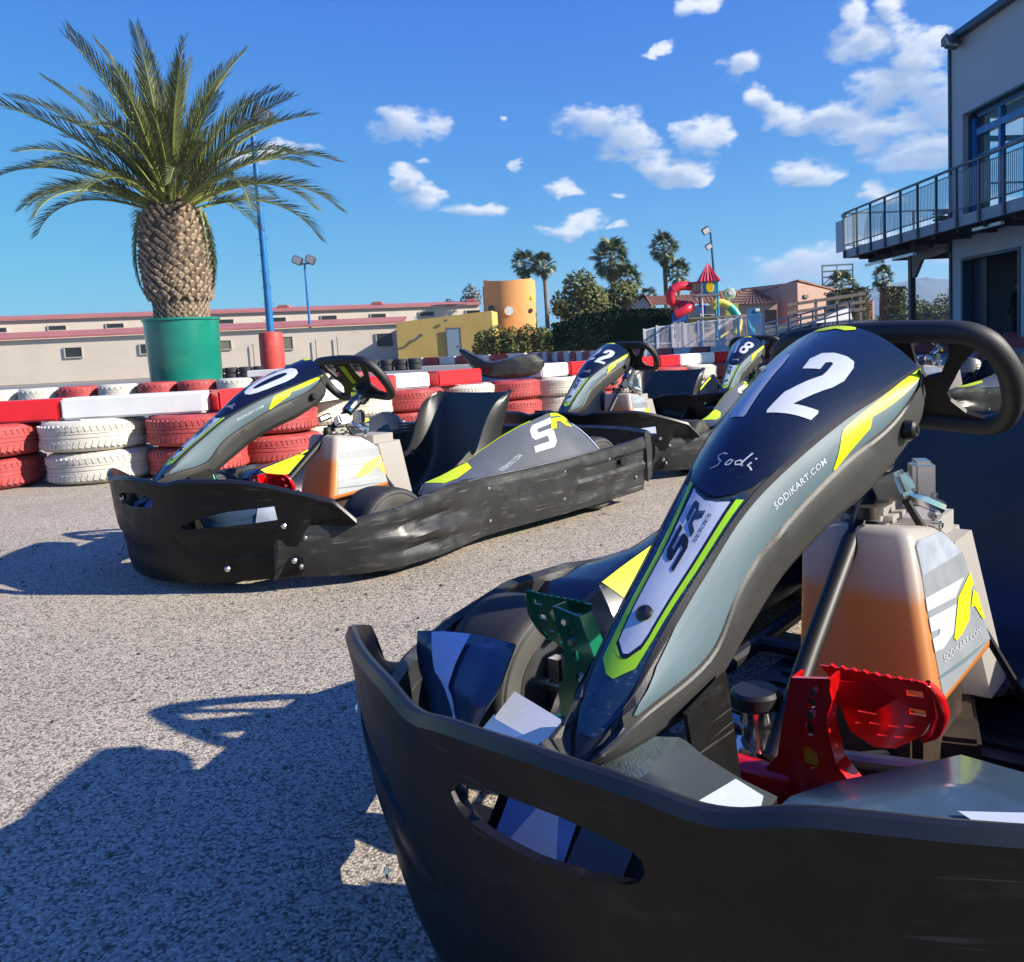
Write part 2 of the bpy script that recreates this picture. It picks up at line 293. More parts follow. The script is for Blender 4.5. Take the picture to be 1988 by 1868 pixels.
def front(s,t,off=0.):
    x,w,z,b=at_s(CR,s); a=at_s(CR,s-.02); c=at_s(CR,s+.02)
    dx,dz=c[0]-a[0],c[2]-a[2]; L=(dx*dx+dz*dz)**.5; nx,nz=-dz/L,dx/L
    # rear end of the dome pulls back towards the middle
    e=max(0.,1-s/.16); back=-.02*e*(1-t*t)
    bb=b*(1-t*t)
    # normal
    ny=2*b*t/max(w,1e-3); M=(1+ny*ny)**.5
    return (x+nx*(bb+off/M)+dx/L*back, t*w+off*ny/M, z+nz*(bb+off/M)+dz/L*back)
def side(s,q,sg=1,off=0.):
    a=at_s(CR,s); h=at_s(HLr,s)
    p=[a[0]+(h[0]-a[0])*q, a[1]+(h[1]-a[1])*q, a[2]+(h[2]-a[2])*q]
    c2=at_s(CR,s+.03); c1=at_s(CR,s-.03)
    u=[c2[0]-c1[0],c2[1]-c1[1],c2[2]-c1[2]]; v=[h[0]-a[0],h[1]-a[1],h[2]-a[2]]
    n=[u[1]*v[2]-u[2]*v[1],u[2]*v[0]-u[0]*v[2],u[0]*v[1]-u[1]*v[0]]
    L=(n[0]**2+n[1]**2+n[2]**2)**.5 or 1
    if n[1]<0: L=-L
    bulge=.006*4*q*(1-q)
    return (p[0]+n[0]/L*(off+bulge),sg*(p[1]+n[1]/L*(off+bulge)),p[2]+n[2]/L*(off+bulge))


def fpt(s, t): return front(s, t)
def fairing_mesh():
    bm = BM(); rows = []
    for i in range(NS):
        s = i / (NS - 1); row = []; c = at_s(CR, s); h = at_s(HLr, s); lo = at_s(LOr, s)
        def sidecol(sg):
            L = []
            L.append((lo[0] - .010, sg * (lo[1] - .010), lo[2] - .012)); L.append((lo[0], sg * lo[1], lo[2]))
            L.append(tuple(lo[k] * .5 + h[k] * .5 + (0, .003, 0)[k] for k in range(3)))
            L.append(tuple(lo[k] * .12 + h[k] * .88 + (0, .0035, 0)[k] for k in range(3))); L.append(tuple(lo[k] * .04 + h[k] * .96 + (0, .002, 0)[k] for k in range(3)))
            L.append(tuple(h)); L.append(side(s, .96)); L.append(side(s, .9)); L.append(side(s, .5)); L.append(side(s, .12))
            L.append(side(s, .03, 1, .003))
            out = []
            for k, p in enumerate(L): out.append(p if k == 0 else (p[0], sg * abs(p[1]), p[2]))
            return out
        A = sidecol(-1); B = sidecol(1)
        mid = [front(s, t) for t in (-.995, -.95, -.8, -.6, -.4, -.2, 0, .2, .4, .6, .8, .95, .995)]
        mid[0] = tuple(v + (0, 0, .002)[k] for k, v in enumerate(mid[0])); mid[-1] = tuple(v + (0, 0, .002)[k] for k, v in enumerate(mid[-1]))
        rows.append(A + mid + B[::-1])
    # rear rim turned down
    r0 = [(p[0] - .014, p[1] * .98, p[2] - .022) for p in rows[0]]
    loft(bm, [r0] + rows)
    # nose end
    last = rows[-1]; cx_ = sum(p[0] for p in last) / len(last) + .004; bm.verts.ensure_lookup_table()
    n = len(last); V = bm.verts[-n:]; c = bm.verts.new((cx_ + .008, 0, .296))
    for k in range(n - 1): bm.faces.new((V[k], V[k + 1], c))
    return bm

DIG = {
 '1': [[(.0634,-.64),(.1399,-.2145),(.1885,-.163),(.3868,-.0757),(.3922,-.1072),(.3843,-.4263),(.176,-.4747),(.165,-.60)]],
 '2': [[(.2147,.2003),(.1663,.1546),(.1361,.216),(.1228,.3391),(.1183,.4874),(.1227,.5909),(.1411,.6438),(.1944,.7005),(.2323,.6807),(.2988,.5585),(.3299,.4936),(.3089,.784),(.3164,.8052),(.3405,.8061),(.3762,.2562),(.3684,.2338),(.3079,.2691),(.295,.3071),(.2148,.4815),(.1945,.4776),(.1595,.4475),(.1569,.411),(.1662,.3665),(.1976,.3924)]]}
def ring(o, i):
    return [[o[k], o[(k + 1) % len(o)], i[(k + 1) % len(i)], i[k]] for k in range(len(o))]
def ell(cs, ct, rs, rt_, n=14, sq=.75, sl=0.):
    out = []
    for k in range(n):
        a = 2 * math.pi * k / n; x, y = math.cos(a), math.sin(a)
        x = math.copysign(abs(x) ** sq, x); y = math.copysign(abs(y) ** sq, y)
        out.append((cs + rs * x, ct + rt_ * y - sl * rs * x))
    return out
DIG['0'] = ring(ell(.25, .45, .150, .35, sl=.25), ell(.25, .45, .100, .12, sl=.25))
DIG['8'] = ring(ell(.187, .50, .069, .27, 12), ell(.187, .50, .030, .10, 12)) + ring(ell(.315, .44, .072, .31, 12), ell(.315, .44, .032, .12, 12))
DIG['5'] = [[(.125,.30),(.125,.80),(.170,.78),(.168,.46),(.205,.44),(.215,.62),(.250,.74),(.310,.72),(.365,.56),(.378,.24),(.345,.12),(.300,.12),(.300,.30),(.335,.32),(.330,.44),(.300,.52),(.262,.50),(.250,.32),(.245,.20),(.225,.20)]]
def digit_polys(d, first, sh=0.):
    P = DIG[d]
    if first and d != '1': P = [[(a, (b - .66)) for a, b in p] for p in P]
    if sh: P = [[(a, b + sh) for a, b in p] for p in P]
    return P
SCRIPT = [[(3.0,3.6),(2.0,4.0),(.9,3.5),(1.3,2.7),(2.2,2.0),(1.9,1.0),(.2,.5)],[(3.6,1.2),(4.3,2.2),(5.0,2.0),(4.8,1.1),(4.0,.9),(3.6,1.2)],[(7.0,1.2),(6.1,1.0),(5.7,1.7),(6.6,2.2),(7.2,1.8)],[(8.1,4.3),(7.3,2.0),(7.2,1.1),(7.7,1.0)],[(8.9,2.2),(8.6,1.2),(9.1,1.1),(9.9,.4)],[(9.2,3.1),(9.35,3.4)]]
def stroke_polys(strokes, w):
    out = []
    for st in strokes:
        L, Rr = [], []
        for i, p in enumerate(st):
            a = st[max(0, i - 1)]; b = st[min(len(st) - 1, i + 1)]; dx, dy = b[0] - a[0], b[1] - a[1]; l = math.hypot(dx, dy) or 1
            L.append((p[0] - dy / l * w, p[1] + dx / l * w)); Rr.append((p[0] + dy / l * w, p[1] - dx / l * w))
        for i in range(len(st) - 1): out.append([L[i], L[i + 1], Rr[i + 1], Rr[i]])
    return out

# ------------------------------------------------------------------ bumpers
FBY = [0, .1, .2, .3, .4, .5, .58, .62]; FBX = [.965, .955, .93, .885, .825, .74, .655, .61]
ZTY = [0, .1, .15, .2, .3, .36, .42, .5, .55, .575, .59]; ZTZ = [.345, .338, .327, .341, .338, .335, .321, .288, .264, .225, .20]
EMB = [(.13, .175), (.215, .115), (.43, .125), (.43, .165), (.30, .165), (.20, .16)]
def inpoly(x, y, P):
    c = False
    for i in range(len(P)):
        (x1, y1), (x2, y2) = P[i - 1], P[i]
        if (y1 > y) != (y2 > y) and x < (x2 - x1) * (y - y1) / (y2 - y1) + x1: c = not c
    return c
def front_bumper():
    bm = BM(); rows = []; ny = 150
    for i in range(ny + 1):
        y = -.588 + 1.176 * i / ny; a = abs(y); x = sinterp(a, FBY, FBX)
        d = .004; dxdy = (sinterp(a + d, FBY, FBX) - sinterp(max(0, a - d), FBY, FBX)) / (d + min(a, d)) * (1 if y >= 0 else -1)
        n = Vector((1, -dxdy, 0)).normalized()
        zt = sinterp(a, ZTY, ZTZ, .014) if a < .53 else interp(a, ZTY, ZTZ); zb = .035 + .02 * (a / .5) ** 2 if a < .475 else interp(a, [.475, .5, .59], [.06, .165, .185])
        row = []; m = 24
        for k in range(m + 1):
            f = k / m; z = zb + (zt - .010 - zb) * f
            off = -.035 * (1 - f) ** 2.2 - .006 * math.exp(-((f - .28) / .1) ** 2)
            if inpoly(a, z, EMB): off -= .005
            if f > .86: off += .006 * (f - .86) / .14
            row.append((x + n.x * off, y + n.y * off, z))
        t = .017
        for ang in (60, 90, 120): row.append((x + n.x * (.006 - t / 2 + t / 2 * math.cos(R(ang))), y + n.y * (.006 - t / 2 + t / 2 * math.cos(R(ang))), zt - .010 + .010 * math.sin(R(ang))))
        for f in (.95, .8, .5, .2, 0.):
            z = zb + (zt - .010 - zb) * f; off = -.035 * (1 - f) ** 2.2 - (.011 if f > .9 else .008); row.append((x + n.x * off, y + n.y * off, z))
        rows.append(row)
    V = loft(bm, rows, close_u=True)
    bm.faces.new(V[0]); bm.faces.new(V[-1][::-1])
    return bm
def cutter(polys):
    bm = BM()
    for P in polys: prism(bm, P, lambda a, b, c: (.55 + c, a, b), .6)
    return bm
SIDES = [(.185, .205), (.24, .228), (.33, .247), (.435, .256), (.437, .218), (.36, .209), (.27, .203), (.20, .197)]
CENT = [(-.096, .274), (-.094, .281), (-.088, .286), (-.06, .292), (-.03, .296), (0, .297), (.03, .296), (.06, .292), (.088, .286), (.095, .280), (.097, .272), (.093, .264), (.084, .259), (.05, .254), (0, .252), (-.05, .254), (-.08, .258), (-.091, .265)]
SBX = [.78, .765, .70, .62, .5, .35, .22, .12, 0, -.2, -.45, -.65, -.76]; SBY = [.430, .455, .512, .565, .607, .610, .585, .562, .565, .59, .612, .622, .622]
SBZ = [.17, .192, .192, .196, .208, .234, .238, .228, .224, .228, .236, .246, .252]
def side_bumper(sg):
    bm = BM(); rows = []; n = 96
    for i in range(n + 1):
        x = .79 - 1.55 * i / n; X = SBX[::-1]; y = interp(x, X, SBY[::-1]); zt = interp(x, X, SBZ[::-1]); zb = interp(x, [-.76, -.4, .2, .6, .79], [.040, .036, .032, .034, .045])
        d = (interp(x + .01, X, SBY[::-1]) - interp(x - .01, X, SBY[::-1])) / .02; nn = Vector((-d, 1, 0)).normalized(); row = []
        for k in range(17):
            f = k / 16; z = zb + (zt - zb) * f; off = -(.020 + .02 * max(0, x - .55) / .24) * (1 - f) ** 2 - .004 * (1 if f > .93 else 0)
            g = math.exp(-((x - .36) / .17) ** 2)
            off -= .024 * g * math.exp(-((f - .62 - (x - .36) * .5) / .10) ** 2) - .012 * g * math.exp(-((f - .40 - (x - .36) * .5) / .08) ** 2)
            off -= .018 * g * math.exp(-((f - .22 - (x - .36) * .4) / .08) ** 2)
            g2 = 1 / (1 + math.exp((x + .32) * 60))
            off -= .010 * g2 * (1 if .52 < f < .80 else 0) + .006 * g2 * (1 if .22 < f < .38 else 0)
            if abs(x - .12) < .008 or abs(x + .30) < .006: off -= .006
            row.append((x + nn.x * off, sg * (y + nn.y * off), z))
        row += [(x - nn.x * .012, sg * (y - nn.y * .012), zt + .004), (x - nn.x * .022, sg * (y - nn.y * .022), zt - .004), (x - nn.x * .03, sg * (y - nn.y * .03), zb + .02)]
        rows.append(row)
    V = loft(bm, rows, close_u=True); bm.faces.new(V[0]); bm.faces.new(V[-1][::-1])
    return bm
# side pod: x, inner y, ridge y, ridge z, outer y, outer z
POD = [(.315,.44,.47,.205,.565,.196),(.28,.40,.455,.232,.575,.222),(.20,.37,.46,.246,.575,.230),(.10,.35,.455,.268,.55,.228),(0,.34,.45,.302,.555,.226),(-.1,.335,.45,.336,.57,.228),(-.2,.335,.455,.364,.582,.231),(-.3,.34,.46,.385,.592,.234),(-.345,.345,.465,.396,.597,.236),(-.39,.35,.468,.392,.60,.238),(-.44,.355,.47,.368,.60,.24),(-.47,.36,.475,.335,.60,.24)]
PODX = [p[0] for p in POD][::-1]
def pod_at(x):
    return [interp(x, PODX, [p[k] for p in POD][::-1]) for k in range(1, 6)]
def pod_outer(x, q, off=0., sg=1):
    iy, ry, rz, oy, oz = pod_at(x); y = ry + (oy - ry) * q; z = rz + (oz - rz) * q + .010 * math.sin(math.pi * q) * min(1, max(0, (rz - oz) * 9)) ** .5
    n = Vector((0, (rz - oz), (oy - ry))).normalized(); return (x, sg * (y + n.y * off), z + n.z * off)
def pod_inner(x, q, off=0., sg=1):
    iy, ry, rz, oy, oz = pod_at(x); y = iy + (ry - iy) * q; z = .10 + (rz - .10) * (q ** .7); n = Vector((0, -(rz - .1), (ry - iy))).normalized()
    return (x, sg * (y + n.y * off), z + n.z * off)
def side_pod(sg):
    bm = BM(); rows = []
    for i in range(45):
        x = .315 - .785 * i / 44
        rows.append([pod_inner(x, q, 0, sg) for q in (0, .15, .35, .6, .85)] + [pod_inner(x, .97, 0, sg), pod_outer(x, .03, 0, sg)] + [pod_outer(x, q, 0, sg) for q in (.15, .3, .5, .7, .85, 1)])
    # closing rear flange, sloping down
    last = rows[-1]; rows.append([(p[0] - .012, p[1], p[2] - .012) for p in last]); rows.append([(p[0] - .02, p[1], min(p[2], .2) if p[2] > .2 else p[2]) for p in last])
    loft(bm, rows); return bm

def wheel(root, x, y, r, w, rim_r, sg, name='wheel'):
    t = bpy.data.objects.new(name, None); C.objects.link(t); t.parent = root; t.location = (x, y, r); t.empty_display_size = .1
    M = Matrix.Rotation(R(90), 4, 'X')
    bm = BM(); h = w / 2
    prof = [(rim_r, -h * .80), (rim_r + .012, -h * .93), (r * .80, -h), (r * .93, -h * .97), (r * .985, -h * .84), (r, -h * .5), (r, 0), (r, h * .5), (r * .985, h * .84), (r * .93, h * .97), (r * .80, h), (rim_r + .012, h * .93), (rim_r, h * .80)]
    lathe(bm, prof, 44, M, closed=False)
    # raised ring and lettering blocks on the walls
    o = obj('tyre', bm, [rubber, sidewall], t, smooth=True, angle=50)
    for f in o.data.polygons:
        c = f.center; rad = math.hypot(c.x, c.z)
        if rad < r * .955 and abs(c.y) > h * .75: f.material_index = 1
    bm = BM()
    for s in (-1, 1):
        pts = [(r * .88 * math.cos(a), s * (h * .985), r * .88 * math.sin(a)) for a in [2 * math.pi * k / 36 for k in range(36)]]
        tube(bm, pts, .003, 5, closed=True)
    obj('moulded_ring', bm, sidewall, t, True)
    bm = BM(); lathe(bm, [(rim_r, -h * .82), (rim_r - .006, -h * .8), (rim_r - .012, -h * .5), (.035, -h * .35), (.03, -h * .3), (.03, h * .3), (.035, h * .35), (rim_r - .012, h * .5), (rim_r - .006, h * .8), (rim_r, h * .82)], 28, M)
    for k in range(3):
        a = 2 * math.pi * k / 3; box(bm, (.04 * math.cos(a), sg * h * .42, .04 * math.sin(a)), (.014, .02, .014))
    obj('rim', bm, steel, t, True)
    return t

def plate(bm, poly, o, e1, e2, th):
    o, e1, e2 = Vector(o), Vector(e1), Vector(e2); n = e1.cross(e2).normalized()
    prism(bm, poly, lambda a, b, c: o + e1 * a + e2 * b + n * c, th)

def build_kart(label):
    K = thing('go_kart', label, 'go-kart', group='rental karts parked in a slanting row')
    # ---- chassis and floor
    bm = BM()
    for sy in (-1, 1):
        tube(bm, [(.80, sy * .17, .075), (.55, sy * .25, .065), (.2, sy * .30, .065), (-.2, sy * .31, .07), (-.62, sy * .30, .085), (-.80, sy * .28, .09)], .015, 10)
        tube(bm, [(.66, sy * .22, .08), (.55, sy * .33, .12), (.46, sy * .38, .13)], .014, 8)
    for x, w in ((.79, .17), (.48, .27), (.0, .30), (-.3, .31), (-.78, .28)): tube(bm, [(x, -w, .07), (x, w, .07)], .014, 10)
    tube(bm, [(.76, -.34, .14), (.84, -.15, .12), (.85, 0, .12), (.84, .15, .12), (.76, .34, .14)], .011, 8)
    for y in (-.15, .15): tube(bm, [(.84, y, .12), (.78, y, .09)], .011, 8)
    obj('chassis_frame', bm, tube_m, K, True)
    bm = BM(); box(bm, (.37, 0, .048), (.80, .50, .006))
    for k in range(16): box(bm, (.02 + k * .047, 0, .0535), (.016, .44, .006))
    obj('floor_tray', bm, floor_m, K)
    # ---- bumpers
    fb = obj('front_bumper', front_bumper(), black, K, True, 30)
    MS = [[(-a, b) for a, b in SIDES][::-1]]
    cu = obj('cut', cutter([SIDES, CENT] + MS), None)
    bo = fb.modifiers.new('b', 'BOOLEAN'); bo.operation = 'DIFFERENCE'; bo.object = cu; bo.solver = 'EXACT'
    bake(fb); bpy.data.objects.remove(cu)
    fb.data.polygons.foreach_set('use_smooth', [True] * len(fb.data.polygons)); fb.data.set_sharp_from_angle(angle=R(32))
    fb.data.materials.clear(); fb.data.materials.append(black); fb.data.materials.append(blackl)
    for f in fb.data.polygons:
        f.material_index = 1 if f.center.z > interp(abs(f.center.y), ZTY, ZTZ) - .0105 else 0
    bmb = BM(); lathe(bmb, [(.0, .004), (.005, .003), (.008, 0)], 10); bme = bpy.data.meshes.new('bumper_bolt'); bmb.to_mesh(bme); bmb.free()
    def bolt(par, M, m):
        o = bpy.data.objects.new('bumper_bolt', bme if m is chrome else bme2); C.objects.link(o); o.parent = par; o.matrix_local = M
    bme2 = bme.copy(); bme.materials.append(chrome); bme2.materials.append(steel)
    for sg in (-1, 1):
        for (y, z) in ((.455, .10), (.452, .20), (.30, .085)):
            x = interp(y, FBY, FBX) - (.017 if z < .15 else .0); bolt(fb, Matrix.Translation((x + .002, sg * y, z)) @ Matrix.Rotation(sg * R(42), 4, 'Z') @ Matrix.Rotation(R(90), 4, 'Y'), chrome)
    for sg in (1, -1):
        sb = obj('side_bumper', side_bumper(sg), scuffed, K, True, 32)
        for x, z in ((.735, .16), (.745, .08), (.09, .19), (.085, .08), (-.27, .19), (-.27, .09), (-.52, .20), (-.70, .10)):
            y = interp(x, SBX[::-1], SBY[::-1]) - .012 * (1 if z < .12 else .3); d = (interp(x + .02, SBX[::-1], SBY[::-1]) - interp(x - .02, SBX[::-1], SBY[::-1])) / .04
            bolt(sb, Matrix.Translation((x, sg * y, z)) @ Matrix.Rotation(-sg * R(90), 4, 'X'), steel)
        bm = BM(); y0 = .618; box(bm, (-.605, sg * y0, .178), (.05, .012, .022)); obj('black_slot', bm, stripe_k, sb)
        pod = obj('side_pod', side_pod(sg), [navy, darkgrey_st], K, True, 30)
        for f in pod.data.polygons:
            iy, ry, rz, oy, oz = pod_at(f.center.x)
            f.material_index = 1 if abs(f.center.y) > ry and (sg == 1 or f.center.x < -.1) else 0
        out = lambda s, q, off, sg=sg: pod_outer(s, q, off, sg)
        inn = lambda s, q, off, sg=sg: pod_inner(s, q, off, sg)
        if sg == 1: decal('yellow_decal', [[(.275, .02), (.255, .60), (.20, .62), (.10, .44), (.085, .10), (.12, .02)]], out, neon, pod, .03, .1)
        decal('yellow_decal', [[(.27, .99), (.10, .99), (.06, .80), (.13, .55), (.24, .62)]] if sg == -1 else [[(.27, .98), (.12, .98), (.13, .72), (.20, .86)]], inn, neon, pod, .03, .1)
        decal('yellow_decal', [[(.09, .99), (-.26, .985), (-.26, .93), (.09, .95)]], inn, neon, pod, .03, .1)
        # white S and yellow R emblem, read from outside the kart
        GS = [(1, 1), (.15, 1), (0, .85), (0, .55), (.12, .42), (.68, .42), (.68, .22), (0, .22), (0, 0), (.85, 0), (1, .15), (1, .5), (.88, .63), (.32, .63), (.32, .78), (1, .78)]
        GR = [(0, 0), (.28, 0), (.36, .38), (.55, .38), (.8, 0), (1.15, 0), (.85, .42), (1.05, .6), (1, .9), (.85, 1), (.2, 1), (.15, .75), (.75, .75), (.78, .62), (.12, .62)]
        fl = (lambda X: X) if sg == 1 else (lambda X: 1 - X)
        decal('white_letter_decal', [[(-.170 - .115 * fl(X) - .055 * Yv, .74 - .60 * Yv) for X, Yv in GS]], out, white_num, pod, .03, .1)
        decal('yellow_letter_decal', [[(-.305 - .10 * fl(X) - .03 * Yv, .40 - .36 * Yv) for X, Yv in GR]], out, neon, pod, .03, .1, .0018)
        decal('white_line_decal', [[(.02 - .12 * fl(a) - .012 * b, .93 - .22 * a - .07 * (1 - b)) for a, b in f] for f in text_polys('SODIKART.COM', .2)], out, white_num, pod, .04, .1)
        bm = BM(); tube(bm, [pod_outer(-.475, q, .002, sg) for q in (0, .3, .6, .98)], .004, 6); obj('white_edge', bm, white_st, pod, True)
        bm = BM(); tube(bm, [pod_outer(x, .999, .003, sg) for x in [.26 - .07 * k for k in range(11)]], .003, 6); obj('pale_seam', bm, steel, pod, True)
    # ---- rear bumper, axle, engine
    bm = BM(); prow = []
    for i in range(41):
        y = -.62 + 1.24 * i / 40; a = abs(y); x = -.90 + .13 * (a / .62) ** 4
        prow.append([(x, y, .07), (x - .03, y, .09), (x - .04, y, .20), (x - .03, y, .27), (x - .01, y, .28), (x + .01, y, .27), (x, y, .18)])
    V = loft(bm, prow, close_u=True); bm.faces.new(V[0]); bm.faces.new(V[-1][::-1]); obj('rear_bumper', bm, scuffed, K, True)
    bm = BM(); tube(bm, [(-.53, -.6, .14), (-.53, .6, .14)], .02, 12); obj('rear_axle', bm, steel, K, True)
    bm = BM(); box(bm, (-.42, -.30, .20), (.22, .17, .20), bev=.02)
    for k in range(4): box(bm, (-.42, -.30, .305 + k * .012), (.15, .14, .005))
    obj('engine', bm, rust, K, True)
    # ---- wheels
    wheel(K, .46, .470, .127, .132, .066, 1); wheel(K, .46, -.470, .127, .132, .066, -1)
    wheel(K, -.53, .480, .141, .175, .068, 1); wheel(K, -.53, -.480, .141, .175, .068, -1)
    bm = BM()
    for sy in (-1, 1):
        tube(bm, [(.46, sy * .37, .127), (.46, sy * .45, .127)], .013, 10); tube(bm, [(.46, sy * .375, .08), (.46, sy * .375, .18)], .013, 10)
        tube(bm, [(.44, sy * .03, .12), (.41, sy * .36, .15)], .0095, 10); tube(bm, [(.41, sy * .36, .15), (.46, sy * .38, .13)], .012, 8)
        box(bm, (.46, sy * .40, .127), (.02, .02, .09))
    obj('steering_linkage', bm, steel, K, True)
    # ---- seat
    prof = [(.10, .085, .15, .02), (.05, .075, .165, .05), (-.03, .062, .178, .10), (-.12, .055, .185, .155), (-.20, .058, .19, .19), (-.28, .075, .192, .205), (-.34, .115, .192, .195), (-.375, .175, .190, .165), (-.395, .24, .188, .145), (-.412, .30, .19, .135), (-.43, .36, .198, .12), (-.447, .41, .206, .095), (-.46, .445, .208, .05), (-.468, .462, .20, .015)]
    rows = []; prof = smooth(resample(prof, 40, 2), 2)
    for i, (x, z, w, hh) in enumerate(prof):
        a = prof[max(0, i - 1)]; b = prof[min(len(prof) - 1, i + 1)]; d = Vector((b[0] - a[0], 0, b[1] - a[1])).normalized(); n = Vector((d.z, 0, -d.x))
        if n.x < 0 and n.z < 0: n = -n
        row = []
        for k in range(-14, 15):
            t = k / 14; at = abs(t)
            if at < .5: y = t / .5 * w * .86; e = .012 * (at / .5) ** 4
            elif at < .68: g = (at - .5) / .18; y = math.copysign(w * .86 + w * .14 * math.sin(g * math.pi / 2), t); e = .012 + (.03) * (1 - math.cos(g * math.pi / 2))
            else: g = (at - .68) / .32; y = math.copysign(w * (1 + .05 * math.sin(g * 3)), t); e = .042 + (hh - .042) * g if hh > .042 else .012 + (hh - .0) * at * .6
            row.append(Vector((x, y, z)) + n * e)
        rows.append(row)
    bm = BM(); loft(bm, rows); st = obj('seat', bm, seat_m, K, True, 60, recalc=False); solidify(st, .006, 0); bake(st); st.data.polygons.foreach_set('use_smooth', [True] * len(st.data.polygons)); st.data.set_sharp_from_angle(angle=R(50))
    bm = BM()
    for y, x, z in ((-.15, -.26, .19), (.15, -.26, .19), (-.19, -.30, .17), (.19, -.30, .17)):
        lathe(bm, [(0, .006), (.007, .005), (.010, 0)], 10, Matrix.Translation((x, y * 1.27, z + .04)) @ Matrix.Rotation(R(90) * (1 if y < 0 else -1), 4, 'X'))
    obj('seat_bolt', bm, chrome, st, True)
    # ---- fuel tank
    bm = BM(); V = {}
    P1, E1, E2 = Vector((.303, .078, .368)), Vector((.351, .255, -.901)), Vector((-.935, .142, -.324))
    NN = E1.cross(E2).normalized()
    NN = NN if NN.y > 0 else -NN
    pl = lambda a, b, o=0.: P1 + E1 * a + E2 * b + NN * o
    L = [pl(-.012, -.012), pl(.222, -.014), pl(.125, .217), pl(.055, .195), pl(-.012, .158), pl(-.032, .095)]
    A = [bm.verts.new(p) for p in L]; B = [bm.verts.new((p[0], -interp(p[2], [.10, .30, .37], [.035, .066, .074]), p[2])) for p in L]; n = len(A)
    bm.faces.new(A); bm.faces.new(B[::-1])
    for i in range(n): bm.faces.new((A[i], B[i], B[(i + 1) % n], A[(i + 1) % n]))
    bmesh.ops.recalc_face_normals(bm, faces=bm.faces)
    bmesh.ops.bevel(bm, geom=bm.edges[:], offset=.018, segments=5, profile=.55, affect='EDGES')
    tank = obj('fuel_tank', bm, tank_m, K, True, 40)
    bm = BM(); box(bm, (.27, .02, .11), (.20, .17, .12), bev=.012); box(bm, (.20, .10, .075), (.16, .06, .05), rz=.3, bev=.006); obj('tank_tray', bm, rust, tank)
    # recessed saddle on top and the rear lobe
    bm = BM(); box(bm, (.235, 0, .386), (.10, .085, .03), bev=.012); lathe(bm, [(.0, .425), (.02, .425), (.024, .415), (.024, .398), (.03, .39)], 18, Matrix.Translation((.23, 0, 0))); obj('filler_neck', bm, tank2_m, tank, True)
    bm = BM(); lathe(bm, [(0, .418), (.012, .416), (.014, .40)], 16, Matrix.Translation((.30, .02, -.01)) ); obj('vent_cap', bm, rust, tank, True)
    bm = BM(); box(bm, (.075, 0, .215), (.15, .20, .29), bev=.03); 
    for v in bm.verts:
        if v.co.z > .3: v.co.x += .02; v.co.y *= .86
        elif v.co.z < .15: v.co.y *= 1.3
    obj('rear_lobe', bm, tank2_m, tank, True, 40)
    df = lambda sg: (lambda a, b, o: (lambda p: (p.x, sg * p.y, p.z))(pl(a, b, o)))
    for sg in (1,):
        q = df(sg)
        decal('grey_tank_decal', [[(.0078,.0027),(.0001,.0109),(-.0247,.0941),(-.0042,.1573),(.0232,.1671),(.0501,.1816),(.0862,.1893),(.1131,.2014),(.150,.118),(.194,.0125),(.1637,.0105),(.1412,.0091),(.0812,.0066),(.0494,.0076)]], q, tankgrey, tank, .5, .5, .0008)
        decal('light_patch_decal', [[(.0093,.004),(-.0004,.0148),(-.0238,.0937),(-.0039,.155),(.0461,.0088)]], q, mat('pale_grey_sticker', (.27, .30, .35), .35, var=.2, scale=40), tank, .5, .5, .0014)
        decal('white_letter_decal', [[(.0751,.0053),(.0327,.1454),(.0491,.1213),(.0645,.1022),(.0916,.0046)], [(.1001,.005),(.0739,.1003),(.1125,.0759),(.1267,.0504),(.1354,.0336),(.1406,.0076),(.1254,.0062),(.1188,.0272),(.1105,.0342),(.117,.0058)]], q, white_num, tank, .5, .5, .0018)
        decal('yellow_letter_decal', [[(.023,.1694),(.0404,.1726),(.0468,.1608),(.0921,.134),(.1125,.102),(.1227,.0795),(.1207,.0724),(.0637,.1108)], [(.0478,.1692),(.0519,.1807),(.086,.1917),(.0867,.1823),(.071,.163),(.0739,.1486),(.0592,.1596)]], q, neon, tank, .5, .5, .0022)
        if sg == 1: decal('web_address_decal', [[(.1525 - .0461 * a - .0075 * b, .0305 + .1403 * a - .003 * b) for a, b in f] for f in text_polys('SODIKART.COM', .2)], q, white_num, tank, .5, .5, .0020)
        decal('lower_decal', [[(.1714,.0045),(.1143,.1962),(.1497,.0979),(.1726,.0131)]], q, bluegrey, tank, .5, .5, .001)
    # ---- fairing
    fr = obj('nose_fairing', fairing_mesh(), fairing_m, K, True, 28)
    solidify(fr, .003); bake(fr); fr.data.polygons.foreach_set('use_smooth', [True] * len(fr.data.polygons)); fr.data.set_sharp_from_angle(angle=R(24))
    F = lambda s, t, o: front(s, t, o + .0004)
    u_dome = [(-.012, -.985), (.2, -.985), (.48, -.985), (.523, -.80), (.552, -.44), (.569, -.01), (.5695, .34), (.555, .67), (.532, .87), (.498, .96), (.4, .985), (.2, .985), (-.012, .985)]
    decal('navy_dome_sticker', [u_dome], F, navy, fr, .02, .1, .0010)
    decal('lower_edge_sticker', [[(.535, -.93), (.97, -.95), (1., -.70), (1., .6), (.965, .95), (.575, .95), (.545, .84), (.56, .67), (.576, .34), (.576, -.01), (.557, -.44)]], F, steel_blue, fr, .02, .3, .0008)
    lo_ = [(.532, -.77), (.7137, -.68), (.8533, -.70), (.8881, -.72), (.9104, -.2789), (.9155, .1045), (.893, .72), (.8756, .76), (.8462, .82), (.717, .90), (.5635, .90)]
    li_ = [(.540, -.64), (.70, -.52), (.80, -.50), (.8637, -.42), (.880, -.05), (.8843, .088), (.8824, .285), (.8633, .60), (.8444, .66), (.717, .72), (.568, .74)]
